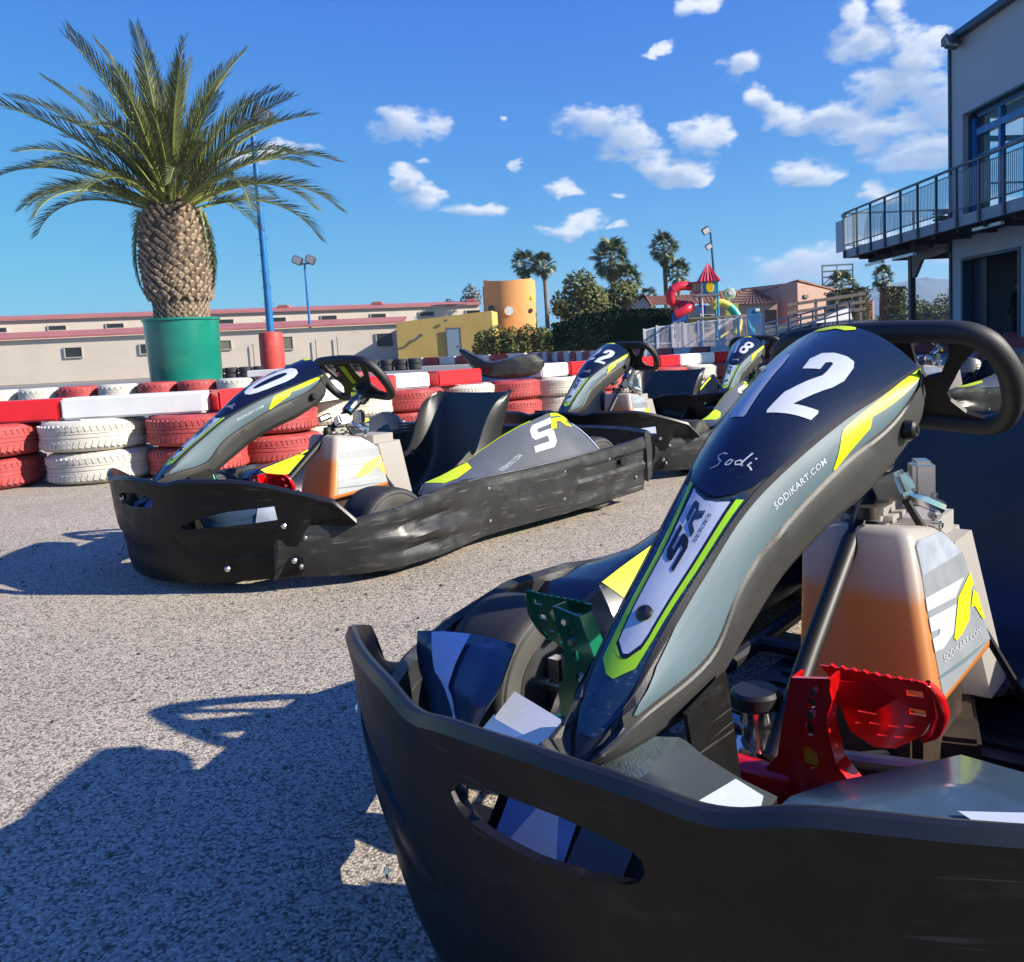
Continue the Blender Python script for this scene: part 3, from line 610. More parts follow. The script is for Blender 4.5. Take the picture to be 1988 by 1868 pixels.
    decal('lime_outline_decal', [[lo_[k], lo_[k + 1], li_[k + 1], li_[k]] for k in range(len(lo_) - 1)], F, lime, fr, .02, .2, .0016)
    decal('dark_outline_decal', [[li_[k], li_[k + 1], (li_[k + 1][0] * .99 + .0075 - (.006 if k > 3 else 0), li_[k + 1][1] * .90), (li_[k][0] * .99 + .0075 - (.006 if k > 4 else 0), li_[k][1] * .90)] for k in range(len(li_) - 1)], F, stripe_k, fr, .02, .2, .0019)
    decal('white_strip_decal', [[(.552, -.52), (.70, -.46), (.80, -.44), (.858, -.37), (.874, -.03), (.878, .088), (.8755, .25), (.858, .54), (.84, .60), (.717, .65), (.575, .67), (.582, .34), (.582, -.01), (.567, -.36)]], F, white_st, fr, .02, .2, .0016)
    decal('emblem_decal', [[(.730 - .036 * Yv - .060 * X, .25 - .62 * Yv) for X, Yv in GS]], F, stripe_k, fr, .02, .2, .0022)
    decal('emblem_decal', [[(.660 - .030 * Yv - .050 * X, .18 - .48 * Yv) for X, Yv in GR]], F, steel_blue, fr, .02, .2, .0022)
    decal('emblem_word_decal', [[(.668 - .062 * a, .40 - .11 * b) for a, b in f] for f in text_polys('SERIES', .2)], F, steel_blue, fr, .02, .2, .0021)
    decal('script_decal', [[(.5185 - .036 * p[1] / 4 - .012 * p[0] / 10, -.30 + .95 * p[0] / 10) for p in q] for q in stroke_polys(SCRIPT, .17)], F, white_num, fr, .02, .2, .0018)
    decal('yellow_tab_decal', [[(-.010, -.24), (-.008, .22), (.010, .26), (.022, .16), (.014, .02), (.020, -.10), (.016, -.20), (.006, -.28)]], F, neon, fr, .01, .08, .0018)
    bm = BM(); f0 = Vector(front(.81, .1, .003)); lathe(bm, [(0, .005), (.004, .0055), (.0075, .003), (.0082, 0)], 18, Matrix.Translation(f0) @ Matrix.Rotation(R(36), 4, 'Y')); obj('cap_screw', bm, stripe_k, fr, True)
    for sg in (1, -1):
        Sd = lambda s, q, o, sg=sg: side(s, q, sg, o + .0006)
        decal('side_panel_sticker', [[(.005, .02), (.005, .95), (.3, .97), (.55, .97), (.74, .955), (.79, .95), (.86, .93), (.925, .90), (.932, .78), (.922, .52), (.87, .20), (.808, .10), (.7, .06), (.55, .05), (.35, .03), (.15, .02)]], Sd, bluegrey, fr, .02, .2, .0008)
        decal('yellow_flash_decal', [[(.0, .04), (.0205, .52), (.1985, .39), (.2079, .64), (.318, .985), (.3288, .89), (.303, .32), (.291, .21), (.14, .09), (.033, .03)]], Sd, neon, fr, .02, .2, .0016)
        if sg == 1: decal('web_address_decal', [[(.507 - .155 * a + .009 * b, .51 + .076 * a - .15 * b) for a, b in f] for f in text_polys('SODIKART.COM', .25, 1.05, .01)], Sd, white_num, fr, .03, .2, .0014)
        h = Vector(at_s(HLr, .20)); l = Vector(at_s(LOr, .30)); c = Vector((.404, .1035, .521)); c.y *= sg
        bm = BM(); lathe(bm, [(0, .012), (.008, .012), (.011, .009), (.012, 0)], 16, Matrix.Translation(c) @ Matrix.Rotation(-sg * R(90), 4, 'X')); lathe(bm, [(0, .0135), (.004, .0135), (.0045, .0115)], 6, Matrix.Translation(c) @ Matrix.Rotation(-sg * R(90), 4, 'X')); obj('side_bolt', bm, [tube_m], fr, True)
    # ---- hood plate under the fairing and the front wings
    bm = BM()
    for sg in (1, -1):
        hr = [[(.893, 0, .300), (.888, .05, .298), (.884, .066, .284), (.880, .10, .272), (.874, .13, .262)], [(.865, 0, .301), (.865, .05, .299), (.86, .066, .285), (.855, .10, .271), (.85, .13, .260)], [(.812, 0, .302), (.812, .04, .300), (.81, .060, .287), (.80, .09, .270), (.79, .118, .258)], [(.805, 0, .292), (.805, .04, .290), (.80, .058, .277), (.785, .088, .258), (.78, .112, .245)], [(.80, 0, .20), (.80, .04, .20), (.79, .058, .19), (.77, .088, .18), (.765, .112, .17)]]
        loft(bm, [[(p[0], sg * p[1], p[2]) for p in r] for r in hr])
    bmesh.ops.remove_doubles(bm, verts=bm.verts, dist=1e-5)
    hood = obj('nose_hood', bm, [mat('grey_blue_textured_sticker', (.062, .084, .092), .55, var=.25, scale=60, bump=1., bscale=420, bdist=.0007), mat('smooth_grey_plastic', (.030, .035, .038), .36, var=.15)], K, True, 25)
    for f in hood.data.polygons: f.material_index = 0 if abs(f.center.y) < .052 and f.center.z > .28 else 1
    solidify(hood, .004); bake(hood)
    for sg in (1, -1):
        bm = BM(); prism(bm, [(.862, .085), (.845, .128), (.815, .118), (.812, .092)], lambda a, b, c: (a, sg * b, .2765 - (b - .085) * .22 + c), .001); obj('white_patch_decal', bm, white_st, hood)
    bm = BM(); box(bm, (.878, 0, .232), (.008, .23, .078), ry=-.675, bev=.002); np_ = obj('nose_face_plate', bm, black, K, True)
    for nm, poly, m_ in (('blue_panel_decal', [(-.10, .260), (-.022, .260), (-.022, .204), (-.10, .204)], mat('bright_blue_sticker', (.20, .33, .66), .3, var=.05, coat=.6)), ('white_triangle_decal', [(-.088, .204), (-.026, .204), (-.052, .256)], mat('bright_white_sticker', (.82, .84, .88), .3, var=.03, coat=.6)), ('grey_panel_decal', [(-.012, .260), (.042, .260), (.034, .204), (-.02, .204)], bluegrey), ('white_triangle_decal', [(.048, .204), (.075, .250), (.11, .258), (.112, .204)], MATS['bright_white_sticker'] if 'bright_white_sticker' in MATS else white_st)):
        bm = BM(); lift = .0012 if nm.startswith('white') else .0
        prism(bm, poly, lambda a, b, c: (.8842 + lift + c - (b - .232) * .80, a, b), .0015); obj(nm, bm, m_, np_)
    for sg in (1, -1):
        # bent wing plate in front of each wheel
        if sg == 1: rows = [[(.87, .125, .262), (.885, .20, .235), (.868, .25, .12)], [(.79, .130, .262), (.84, .26, .235), (.825, .32, .12)], [(.738, .146, .256), (.775, .37, .24), (.76, .42, .12)], [(.68, .182, .252), (.72, .44, .245), (.71, .48, .12)], [(.622, .218, .250), (.64, .50, .245), (.655, .52, .12)]]
        else: rows = [[(.651, .302, .270), (.735, .262, .235), (.750, .292, .20), (.79, .26, .13)], [(.654, .340, .272), (.715, .310, .24), (.745, .315, .20), (.79, .30, .13)], [(.657, .383, .272), (.702, .365, .24), (.742, .334, .20), (.79, .33, .13)], [(.668, .425, .272), (.693, .410, .24), (.740, .348, .20), (.785, .35, .13)], [(.676, .457, .268), (.690, .450, .235), (.738, .360, .20), (.78, .37, .13)]]
        rows = [[(x, sg * y, z) for x, y, z in smooth(resample(r, 9, 3), 1)] for r in rows]
        bm = BM(); loft(bm, rows); w = obj('front_wing', bm, mat('grey_wing_sticker', (.036, .062, .098), .28, var=.15, scale=12, coat=.4, wear=((.3, .35, .4), .12, 50)), K, True, 25); solidify(w, .004); bake(w)
        def wfn(s, t, off, rows=rows, sg=sg):
            s = max(0, min(3.999, s)); i = int(s); f = s - i; t = max(0, min(7.999, t)); j = int(t); g = t - j
            P = lambda a, b: Vector(rows[a][b])
            p = (P(i, j) * (1 - f) + P(i + 1, j) * f) * (1 - g) + (P(i, j + 1) * (1 - f) + P(i + 1, j + 1) * f) * g
            n = (P(i + 1, j) - P(i, j)).cross(P(i, j + 1) - P(i, j)).normalized(); n = n if n.x + n.z > 0 else -n
            return p + n * (off + .003)
        if sg == -1:
            decal('white_arrow_decal', [[(3.2, .15), (1.75, .15), (2.0, 3.2), (.75, 5.4), (.50, 5.4), (2.9, 2.4)]], wfn, mat('sky_white_sticker', (.55, .62, .74), .3, var=.05, coat=.3), w, .25, 1.0, .0015)
            bm = BM(); prism(bm, [(.703, -.285), (.671, -.289), (.691, -.199), (.727, -.173), (.80, -.16), (.79, -.27)], lambda a, b, c: (a, b, .205 + c - (a - .70) * .35), .003); wp = obj('white_plate', bm, white_st, w)
            bm = BM(); prism(bm, [(.712, -.285), (.718, -.277), (.735, -.176), (.765, -.17), (.755, -.28)], lambda a, b, c: (a, b, .2088 + c - (a - .70) * .35), .0012); obj('blue_patch_decal', bm, mat('mid_blue_sticker', (.10, .19, .42), .3, var=.1, coat=.3), wp)
        else:
            decal('white_patch_decal', [[(2.4, 1.8), (3.4, 2.6), (3.0, 7.8), (1.2, 7.8)]], wfn, white_st, w, .25, 1.0, .0015)
        bm = BM(); box(bm, (.80, sg * .20, .10), (.10, .16, .05), bev=.015); obj('wing_bracket', bm, black, K)
    bm = BM(); prism(bm, [(.815, .322), (.745, .335), (.70, .10), (.765, .10)], lambda a, b, c: (a, .045 + c, b), .004); prism(bm, [(.815, .322), (.745, .335), (.70, .10), (.765, .10)], lambda a, b, c: (a, -.045 - c, b), .004); obj('fairing_support', bm, black, K)
    # ---- steering
    CC, U, Nn, Y = Vector((.118, 0, .51)), Vector((.61, 0, .79)).normalized(), Vector((-.79, 0, .61)).normalized(), Vector((0, 1, 0))
    W = lambda y, b, d=0: CC + Y * y + U * b + Nn * d
    half = [(0, .157), (.05, .155), (.103, .152), (.128, .146), (.146, .130), (.156, .108), (.163, .085), (.165, .058), (.160, .018), (.145, -.010), (.122, -.020), (.09, -.015), (.04, -.008), (0, -.008)]
    path = half[:-1] + [(-a, b) for a, b in half[::-1]][:-1]
    pts = [W(a, b) for a, b in path]
    rad = [.0155 if b > .13 else .0165 if b > .02 else .0145 for a, b in path]
    bm = BM(); ps = [Vector(p) for p in pts]
    dense = []; dr = []
    for i in range(len(ps)):
        for f in (0, .33, .66): dense.append(ps[i].lerp(ps[(i + 1) % len(ps)], f)); dr.append(rad[i] * (1 - f) + rad[(i + 1) % len(ps)] * f)
    for _ in range(2): dense = [(dense[i - 1] + dense[i] * 2 + dense[(i + 1) % len(dense)]) / 4 for i in range(len(dense))]
    tube(bm, dense, dr, 14, closed=True)
    sw = obj('steering_wheel', bm, mat('black_suede_grip', (.009, .009, .009), .58, var=.2, scale=40, bump=.6, bscale=500, spec=.6), K, True, 60)
    bm = BM(); fn = lambda a, b, c: W(a, b, c - .004)
    prism(bm, [(-.047, .15), (.047, .15), (.047, .10), (.055, .076), (.03, .03), (-.03, .03), (-.055, .076), (-.047, .10)], fn, .007)
    for sg in (1, -1):
        pg = [(.097, .15), (.13, .125), (.107, .098), (.092, .07), (.079, .047), (.081, .031), (.098, .008), (.122, -.004), (.12, -.02), (.02, -.012), (.02, .03), (.055, .074), (.076, .080), (.093, .116)]
        prism(bm, [(sg * a, b) for a, b in pg], lambda a, b, c: W(a, b, c - .0035), .007)
    obj('spoke_plate', bm, black, sw)
    bm = BM(); prism(bm, [(-.016, .13), (.016, .13), (.012, .05), (-.012, .05)], lambda a, b, c: W(a, b, -.0055 + c * .001), .1); obj('yellow_spoke_decal', bm, neon, sw)
    bm = BM(); tube(bm, [W(0, 0, -.03), W(0, 0, .004)], .032, 16); tube(bm, [W(0, .035, -.02), W(0, .035, .008)], .008, 8)
    tube(bm, [W(0, 0, -.10), W(0, 0, -.03)], .02, 12)
    for a in (0, 120, 240): tube(bm, [W(.022 * math.cos(R(a)), .022 * math.sin(R(a)), .004), W(.022 * math.cos(R(a)), .022 * math.sin(R(a)), .010)], .005, 8)
    obj('hub', bm, chrome, sw, True)
    bm = BM(); lo = Vector((.56, 0, .16)); tube(bm, [W(0, 0, -.02), Vector((.45, 0, .253)), lo], .0125, 14); col = obj('steering_column', bm, tube_m, K, True)
    bm = BM(); tube(bm, [(.30, .04, .10), (.27, .012, .40)], .009, 10); tube(bm, [(.30, -.04, .10), (.27, -.012, .40)], .009, 10); tube(bm, [(.24, .05, .405), (.10, .17, .10)], .006, 8); tube(bm, [(.24, -.05, .405), (.10, -.17, .10)], .006, 8); obj('column_stay', bm, tube_m, K, True)
    bm = BM(); box(bm, (.245, .035, .425), (.05, .04, .035), rx=.4, bev=.006); box(bm, (.19, .055, .43), (.045, .03, .05), rz=.5, bev=.006); tube(bm, [(.22, .02, .42), (.20, .06, .40), (.17, .075, .385)], .010, 8); tube(bm, [(.29, -.03, .43), (.25, -.03, .44)], .012, 8)
    for k in range(5): box(bm, (.165 + .008 * k, .062 + .004 * k, .40 - .012 * k), (.018, .014, .012), rz=k * .5, bev=.003)
    obj('bracket', bm, chrome, K, True)
    # ---- pedals: brake on the driver's left, throttle on the right
    def pedal(sg, m, name, x0, z0, yy):
        f = lambda a, b, c: Vector((x0 + b * .35 + c, yy + a * sg, z0 + b)); g = lambda a, b, c: Vector((x0 + .055 + b * .15 + c, yy + a * sg, z0 + b))
        bm = BM(); prism(bm, [(-.055, .078), (-.02, .080), (.02, .080), (.045, .082), (.054, .075), (.056, .045), (.044, .022), (.036, .012), (.012, -.008), (-.011, -.013), (-.034, .0), (-.040, .03), (-.042, .058)], f, .0035); bmesh.ops.recalc_face_normals(bm, faces=bm.faces)
        o = obj(name, bm, m, K, True, 30)
        cb = BM()
        for (a, b, w, h) in ((.040, .066, .016, .007), (.040, .044, .016, .007), (-.012, .030, .020, .0022), (-.006, .018, .012, .0022), (.014, .020, .012, .0022), (.030, .024, .010, .0022), (.0, .005, .010, .0022), (.018, .008, .010, .0022), (-.024, .014, .006, .0022)):
            prism(cb, [(a - w / 2, b - h / 2), (a + w / 2, b - h / 2 + .001), (a + w / 2, b + h / 2 + .001), (a - w / 2, b + h / 2)], lambda p, q, c: f(p, q, c - .01), .03)
        bmesh.ops.recalc_face_normals(cb, faces=cb.faces); co = obj('cut', cb, None); bo = o.modifiers.new('b', 'BOOLEAN'); bo.operation = 'DIFFERENCE'; bo.object = co; bo.solver = 'EXACT'; bake(o); bpy.data.objects.remove(co); o.data.polygons.foreach_set('use_smooth', [False] * len(o.data.polygons))
        bm = BM()
        for k in range(9): a = -.045 + k * .0115; prism(bm, [(a, .078), (a + .009, .078), (a + .002, .0825)], lambda p, q, c: f(p, q, c), .005)
        lip = [f(.052, .080, .0), f(.059, .066, -.004), f(.061, .045, -.005), f(.052, .020, -.003), f(.040, .010, .0)]; tube(bm, resample([tuple(v) for v in lip], 14, 3), [.004 + .004 * math.sin(math.pi * i / 13) for i in range(14)], 10); obj('tread_edge', bm, m, o, True, 40)
        bm = BM(); prism(bm, [(-.067, .076), (-.030, .083), (-.027, .06), (-.037, .03), (-.030, -.012), (-.014, -.035), (-.010, -.10), (-.100, -.10), (-.108, -.040), (-.092, -.02), (-.080, .03)], g, .005); bmesh.ops.recalc_face_normals(bm, faces=bm.faces); arm = obj('pedal_arm', bm, m, o, True, 30)
        cb = BM()
        for (a, b, w, h) in ((-.050, .052, .011, .011), (-.054, .022, .010, .016), (-.057, -.012, .017, .022)):
            prism(cb, [(a + w / 2 * math.cos(t_ * .524) * (1 if h < .02 else 1.2), b + h / 2 * math.sin(t_ * .524) * (1 if h < .02 else 1.15)) for t_ in range(12)], lambda p, q, c: g(p, q, c - .012), .04)
        bmesh.ops.recalc_face_normals(cb, faces=cb.faces); co = obj('cut', cb, None); bo = arm.modifiers.new('b', 'BOOLEAN'); bo.operation = 'DIFFERENCE'; bo.object = co; bo.solver = 'EXACT'; bake(arm); bpy.data.objects.remove(co); arm.data.polygons.foreach_set('use_smooth', [False] * len(arm.data.polygons))
        bm = BM()
        for e in (((-.067, .076), (-.080, .03)), ((-.080, .03), (-.092, -.02)), ((-.092, -.02), (-.108, -.04)), ((-.028, .083), (-.037, .03)), ((-.037, .03), (-.030, -.012)), ((-.030, -.012), (-.012, -.035))):
            p, q = e; vv = [bm.verts.new(v) for v in (g(*p, .005), g(*q, .005), g(*q, -.020), g(*p, -.020))]; bm.faces.new(vv)
        fo = obj('arm_flange', bm, m, o); solidify(fo, .003, 0); bake(fo)
        bm = BM(); prism(bm, [(-.067, .073), (.0, .070), (.02, .055), (.0, .040), (-.055, .052)], lambda a, b, c: Vector((x0 + .030 + c + (.0 - a) * .4, yy + a * sg, z0 + b)), .003); obj('bridge_plate', bm, m, o)
        bm = BM(); tube(bm, [(x0 + .045, yy - sg * .15, z0 - .055), (x0 + .045, yy - sg * .08, z0 - .055)], .017, 16); tube(bm, [(x0 + .045, yy - sg * .12, z0 - .085), (x0 + .045, yy + sg * .0, z0 - .085)], .013, 16); obj('pivot_tube', bm, m, o, True, 40)
        bm = BM()
        for q in ((-.050, .040), (-.045, .066), (-.095, -.06), (-.03, -.07)): lathe(bm, [(0, .004), (.004, .004), (.005, 0)], 6, Matrix.Translation(g(q[0], q[1], .005)) @ Matrix.Rotation(R(90), 4, 'Y'))
        obj('screw', bm, chrome, o)['kind'] = 'stuff'
        return o
    bp = pedal(1, red_m, 'brake_pedal', .555, .215, .125)
    bm = BM(); box(bm, (.604, .068, .203), (.010, .020, .022), bev=.003); obj('amber_block', bm, orange_m, bp)
    bm = BM(); box(bm, (.60, .105, .145), (.07, .04, .04), rz=.25, bev=.008); box(bm, (.56, .125, .12), (.05, .03, .02), bev=.004); obj('alloy_block', bm, chrome, bp, True)
    pedal(-1, green_m, 'throttle_pedal', .555, .235, -.285)
    # ---- brake cylinder
    bm = BM(); lathe(bm, [(0, .216), (.026, .216), (.030, .212), (.031, .200), (.028, .196)], 32, Matrix.Translation((.51, -.045, 0))); mc = obj('reservoir_cap', bm, tube_m, K, True, 30)
    bm = BM(); lathe(bm, [(.018, .197), (.020, .17), (.017, .15), (.02, .14)], 20, Matrix.Translation((.51, -.045, 0))); box(bm, (.52, -.05, .13), (.09, .035, .04), rz=.4, bev=.008); tube(bm, [(.56, -.02, .13), (.62, .02, .13)], .012, 10); box(bm, (.54, -.10, .15), (.07, .05, .005), rx=.5); obj('brake_cylinder', bm, chrome, mc, True, 30)
    bm = BM(); tube(bm, [(.55, -.04, .17), (.58, -.01, .16), (.60, .01, .12), (.56, .02, .09)], .005, 8); tube(bm, [(.50, -.02, .17), (.53, .02, .15), (.60, .03, .14), (.62, .01, .12)], .005, 8); obj('brake_hose', bm, stripe_k, mc, True)
    bm = BM()
    for k in range(7): box(bm, (.56 + .012 * k, -.03 - .02 * math.sin(k * 1.7), .10 + .012 * (k % 3)), (.022, .026, .022), rz=k * .7, rx=k * .4, bev=.004)
    tube(bm, [(.47, .06, .10), (.60, .06, .10), (.68, .02, .12)], .010, 10); tube(bm, [(.66, -.10, .10), (.60, -.02, .13), (.55, .0, .11)], .008, 8); box(bm, (.66, .05, .115), (.03, .07, .03), rz=.3, bev=.006)
    obj('brake_linkage', bm, steel, K, True, 30)['kind'] = 'stuff'
    bm = BM(); tube(bm, [(.46, -.30, .10), (.55, -.20, .13), (.62, -.12, .11), (.68, -.06, .14)], .004, 6); tube(bm, [(.30, .10, .09), (.42, .05, .12), (.52, .02, .13), (.58, -.03, .17)], .0045, 6); tube(bm, [(.20, .20, .08), (.40, .24, .085), (.58, .20, .10)], .008, 8); obj('cable', bm, stripe_k, K, True)
    bm = BM(); lathe(bm, [(.0, .012), (.016, .012), (.020, .0)], 20, Matrix.Translation((.55, .22, .052))); lathe(bm, [(.0, .016), (.006, .016), (.007, .0)], 6, Matrix.Translation((.55, .22, .052))); obj('floor_screw', bm, steel, K, True, 30)
    bm = BM(); tube(bm, [(.36, .17, .10), (.44, .30, .10), (.46, .40, .12)], .010, 8); box(bm, (.50, .19, .085), (.05, .14, .03), rz=-.3, bev=.006); obj('foot_rest', bm, rust, K, True)
    return K
def number(K, digits):
    fr = [c for c in K.children if c.name.startswith('nose_fairing')][0]
    F = lambda s, t, o: front(s, t, o + .0004)
    for i, d in enumerate(digits): decal('number_digit_decal', digit_polys(d, i == 0, .10 if digits == '22' and i else 0.), F, white_num, fr, .02, .08, .0018)
def copy_tree(o, parent=None):
    c = o.copy(); C.objects.link(c); c.parent = parent
    for ch in list(o.children): copy_tree(ch, c)
    return c
master = build_kart('go-kart nearest the camera, big white 12 on its navy nose fairing')
KP = [('50', (-.715, 3.191), -127.1, 'go-kart on the left showing its scuffed side, number 50 on the fairing', (R(.0), R(.6), 0)),
      ('22', (.324, 4.80), -119.0, 'go-kart with number 22, seen between karts 50 and 12', (0, 0, 0)),
      ('18', (1.186, 5.64), -117.0, 'far go-kart with number 18, half hidden behind kart 12', (0, 0, 0)),
      ('', (2.75, 6.3), -175.0, 'go-kart glimpsed through the steering wheel of kart 12', (0, 0, 0))]
karts = []
for num, (x, y), yaw, lab, tl in KP:
    k = copy_tree(master); k['label'] = lab; k.location = (x, y, 0); k.rotation_euler = (tl[0], tl[1], R(yaw)); karts.append(k)
    if num: number(k, num)
master.location = (.539, 1.368, 0); master.rotation_euler = (0, 0, R(-128.204)); number(master, '12')
number(karts[3], '7') if False else None

# ------------------------------------------------------------------ ground
def asphalt(name, fine, light, mid, dark, sc, rough=.85):
    m = bpy.data.materials.new(name); m.use_nodes = True; t = m.node_tree; b = t.nodes['Principled BSDF']; b.inputs['Roughness'].default_value = rough; b.inputs['Specular IOR Level'].default_value = .35
    tcn = nd(t, 'ShaderNodeTexCoord'); v = nd(t, 'ShaderNodeTexVoronoi'); v.inputs['Scale'].default_value = sc; t.links.new(tcn.outputs['Object'], v.inputs[0])
    se = nd(t, 'ShaderNodeSeparateColor'); t.links.new(v.outputs['Color'], se.inputs[0])
    rp = nd(t, 'ShaderNodeValToRGB'); t.links.new(se.outputs[0], rp.inputs[0]); e = rp.color_ramp.elements; e[0].position = 0; e[0].color = (*dark, 1); e[1].position = 1; e[1].color = (*light, 1)
    k = e.new(.16); k.color = (*dark, 1); k = e.new(.3); k.color = (*mid, 1); k = e.new(.7); k.color = tuple(mid[i] * .6 + light[i] * .4 for i in range(3)) + (1,)
    n = nd(t, 'ShaderNodeTexNoise'); n.inputs['Scale'].default_value = .9; n.inputs['Detail'].default_value = 8; n.inputs['Roughness'].default_value = .6; t.links.new(tcn.outputs['Object'], n.inputs[0])
    r = nd(t, 'ShaderNodeMapRange'); t.links.new(n.outputs[0], r.inputs[0]); r.inputs[1].default_value = .3; r.inputs[2].default_value = .7; r.inputs[3].default_value = .78; r.inputs[4].default_value = 1.15
    # dark crevices between stones
    r2 = nd(t, 'ShaderNodeMapRange'); t.links.new(v.outputs['Distance'], r2.inputs[0]); r2.inputs[1].default_value = .35; r2.inputs[2].default_value = .75; r2.inputs[3].default_value = 1; r2.inputs[4].default_value = .62
    mu = nd(t, 'ShaderNodeMix', data_type='RGBA', blend_type='MULTIPLY'); mu.inputs[0].default_value = 1; t.links.new(rp.outputs[0], mu.inputs[6]); t.links.new(mth(t, 'MULTIPLY', r.outputs[0], r2.outputs[0]), mu.inputs[7])
    t.links.new(mu.outputs[2], b.inputs['Base Color'])
    bp = nd(t, 'ShaderNodeBump'); bp.inputs['Strength'].default_value = .8; bp.inputs['Distance'].default_value = fine
    hgt = mth(t, 'SUBTRACT', mth(t, 'MULTIPLY', se.outputs[1], .5), v.outputs['Distance']); t.links.new(hgt, bp.inputs['Height']); t.links.new(bp.outputs[0], b.inputs['Normal'])
    MATS[name] = m; return m
def sheet(name, pts, z, m):
    bm = BM(); f = bm.faces.new([bm.verts.new((x, y, z)) for x, y in pts]); o = obj(name, bm, m, recalc=False)
    if o.data.polygons[0].normal.z < 0: o.data.flip_normals()
    return struct(o)
sheet('ground', [(-1500, -300), (1500, -300), (3500, 4200), (-3500, 4200)], 0, asphalt('coarse_asphalt', .0016, (.64, .555, .435), (.41, .352, .275), (.155, .133, .108), 235))
sheet('race_track', [(-60, 15), (-3.5, 9.0), (3, 14), (9, 20), (5, 27), (-2, 42), (-60, 52)], .004, mat('track_asphalt', (.17, .165, .16), .9, var=.18, scale=3, bump=.5, bscale=80, bdist=.002))
sheet('dirt_verge', [(-60, 53), (-2, 45.2), (7, 26), (60, 26), (90, 150), (-90, 150)], .004, mat('dry_verge', (.20, .18, .12), .95, var=.3, scale=2))
# loose chips of stone lying on the asphalt
bm = BM()
for i in range(420):
    x = random.uniform(-2.6, 1.2); y = random.uniform(.9, 3.6); s = random.uniform(.0018, .0045)
    bmesh.ops.create_icosphere(bm, subdivisions=0, radius=s, matrix=Matrix.Translation((x, y, s * .5)) @ Matrix.Rotation(random.random() * 6, 4, 'Z') @ Matrix.Diagonal((1.3, .9, .6, 1))) if False else box(bm, (x, y, s * .4), (s * 2, s * 1.4, s), rz=random.random() * 3, rx=random.random())
g = obj('loose_grit', bm, mat('grit', (.16, .14, .12), 1., spec=0., var=.5, scale=400)); tag(g, 'scattered grit on the asphalt between the karts', 'grit'); g['kind'] = 'stuff'

# ------------------------------------------------------------------ near tyre barrier
red_paint = mat('faded_red_paint', (.34, .045, .045), .62, var=.2, scale=9, bump=.5, bscale=60, bdist=.003, wear=((.30, .20, .18), .7, 9))
white_paint = mat('dirty_white_paint', (.50, .47, .41), .7, var=.15, scale=9, bump=.5, bscale=60, bdist=.003, wear=((.20, .17, .13), .75, 8))
red_cap = mat('red_plastic_board', (.62, .012, .02), .35, var=.1, scale=6, coat=.1, wear=((.30, .02, .02), .4, 5))
white_cap = mat('white_plastic_board', (.74, .74, .72), .4, var=.05, scale=6, wear=((.45, .44, .42), .35, 8))
blacktyre = mat('old_black_tyre', (.022, .022, .024), .7, var=.3, scale=12, wear=((.09, .09, .09), .4, 6))
def tyre_mesh(name, r, w, m, n=56, tread=True):
    bm = BM(); h = w / 2
    prof = [(r * .60, -h * .70), (r * .66, -h * .95), (r * .80, -h), (r * .92, -h * .90), (r * .985, -h * .72), (r, -h * .5), (r, -h * .18), (r * .985, -h * .16), (r * .985, -h * .10), (r, -h * .08), (r, h * .08), (r * .985, h * .10), (r * .985, h * .16), (r, h * .18), (r, h * .5), (r * .985, h * .72), (r * .92, h * .90), (r * .80, h), (r * .66, h * .95), (r * .60, h * .70)]
    lathe(bm, prof, n); 
    if tread:
        for k in range(n):
            a = 2 * math.pi * (k + .5) / n
            for sgn in (-1, 1): box(bm, (r * .998 * math.cos(a), r * .998 * math.sin(a), sgn * h * .52), (.008, r * .085, h * .36), rz=a, rx=sgn * .3)
    bmesh.ops.recalc_face_normals(bm, faces=bm.faces); me = bpy.data.meshes.new(name); bm.to_mesh(me); bm.free(); me.materials.append(m)
    me.polygons.foreach_set('use_smooth', [True] * len(me.polygons)); me.set_sharp_from_angle(angle=R(38)); return me
TM = {c: tyre_mesh('barrier_tyre', .275, .18, {'R': red_paint, 'W': white_paint, 'K': blacktyre}[c]) for c in 'RWK'}
CN = {'R': 'faded red', 'W': 'dirty white', 'K': 'black'}
STK = [(-4.55, 4.70, 'W'), (-4.0, 4.80, 'R'), (-3.42, 4.92, 'R'), (-2.86, 5.02, 'W'), (-2.30, 5.10, 'R'), (-2.02, 5.58, 'R'), (-1.92, 6.12, 'W'), (-1.76, 6.64, 'W'), (-1.45, 7.10, 'R'), (-1.06, 7.56, 'W'), (-.66, 7.95, 'R'), (-.26, 8.36, 'W'), (.14, 8.76, 'R'), (.52, 9.17, 'W'), (.90, 9.60, 'R'), (1.28, 10.02, 'W'), (1.64, 10.46, 'R'), (1.98, 10.9, 'W'), (2.32, 11.35, 'R'), (2.66, 11.8, 'W'), (3.0, 12.3, 'R'), (3.3, 12.8, 'W'), (3.6, 13.3, 'R')]
ORD = ['first', 'second', 'third', 'fourth', 'fifth', 'sixth', 'seventh', 'eighth', 'ninth', 'tenth', 'eleventh', 'twelfth', 'thirteenth', 'fourteenth', 'fifteenth', 'sixteenth', 'seventeenth', 'eighteenth', 'nineteenth', 'twentieth', 'twenty-first', 'twenty-second', 'twenty-third']
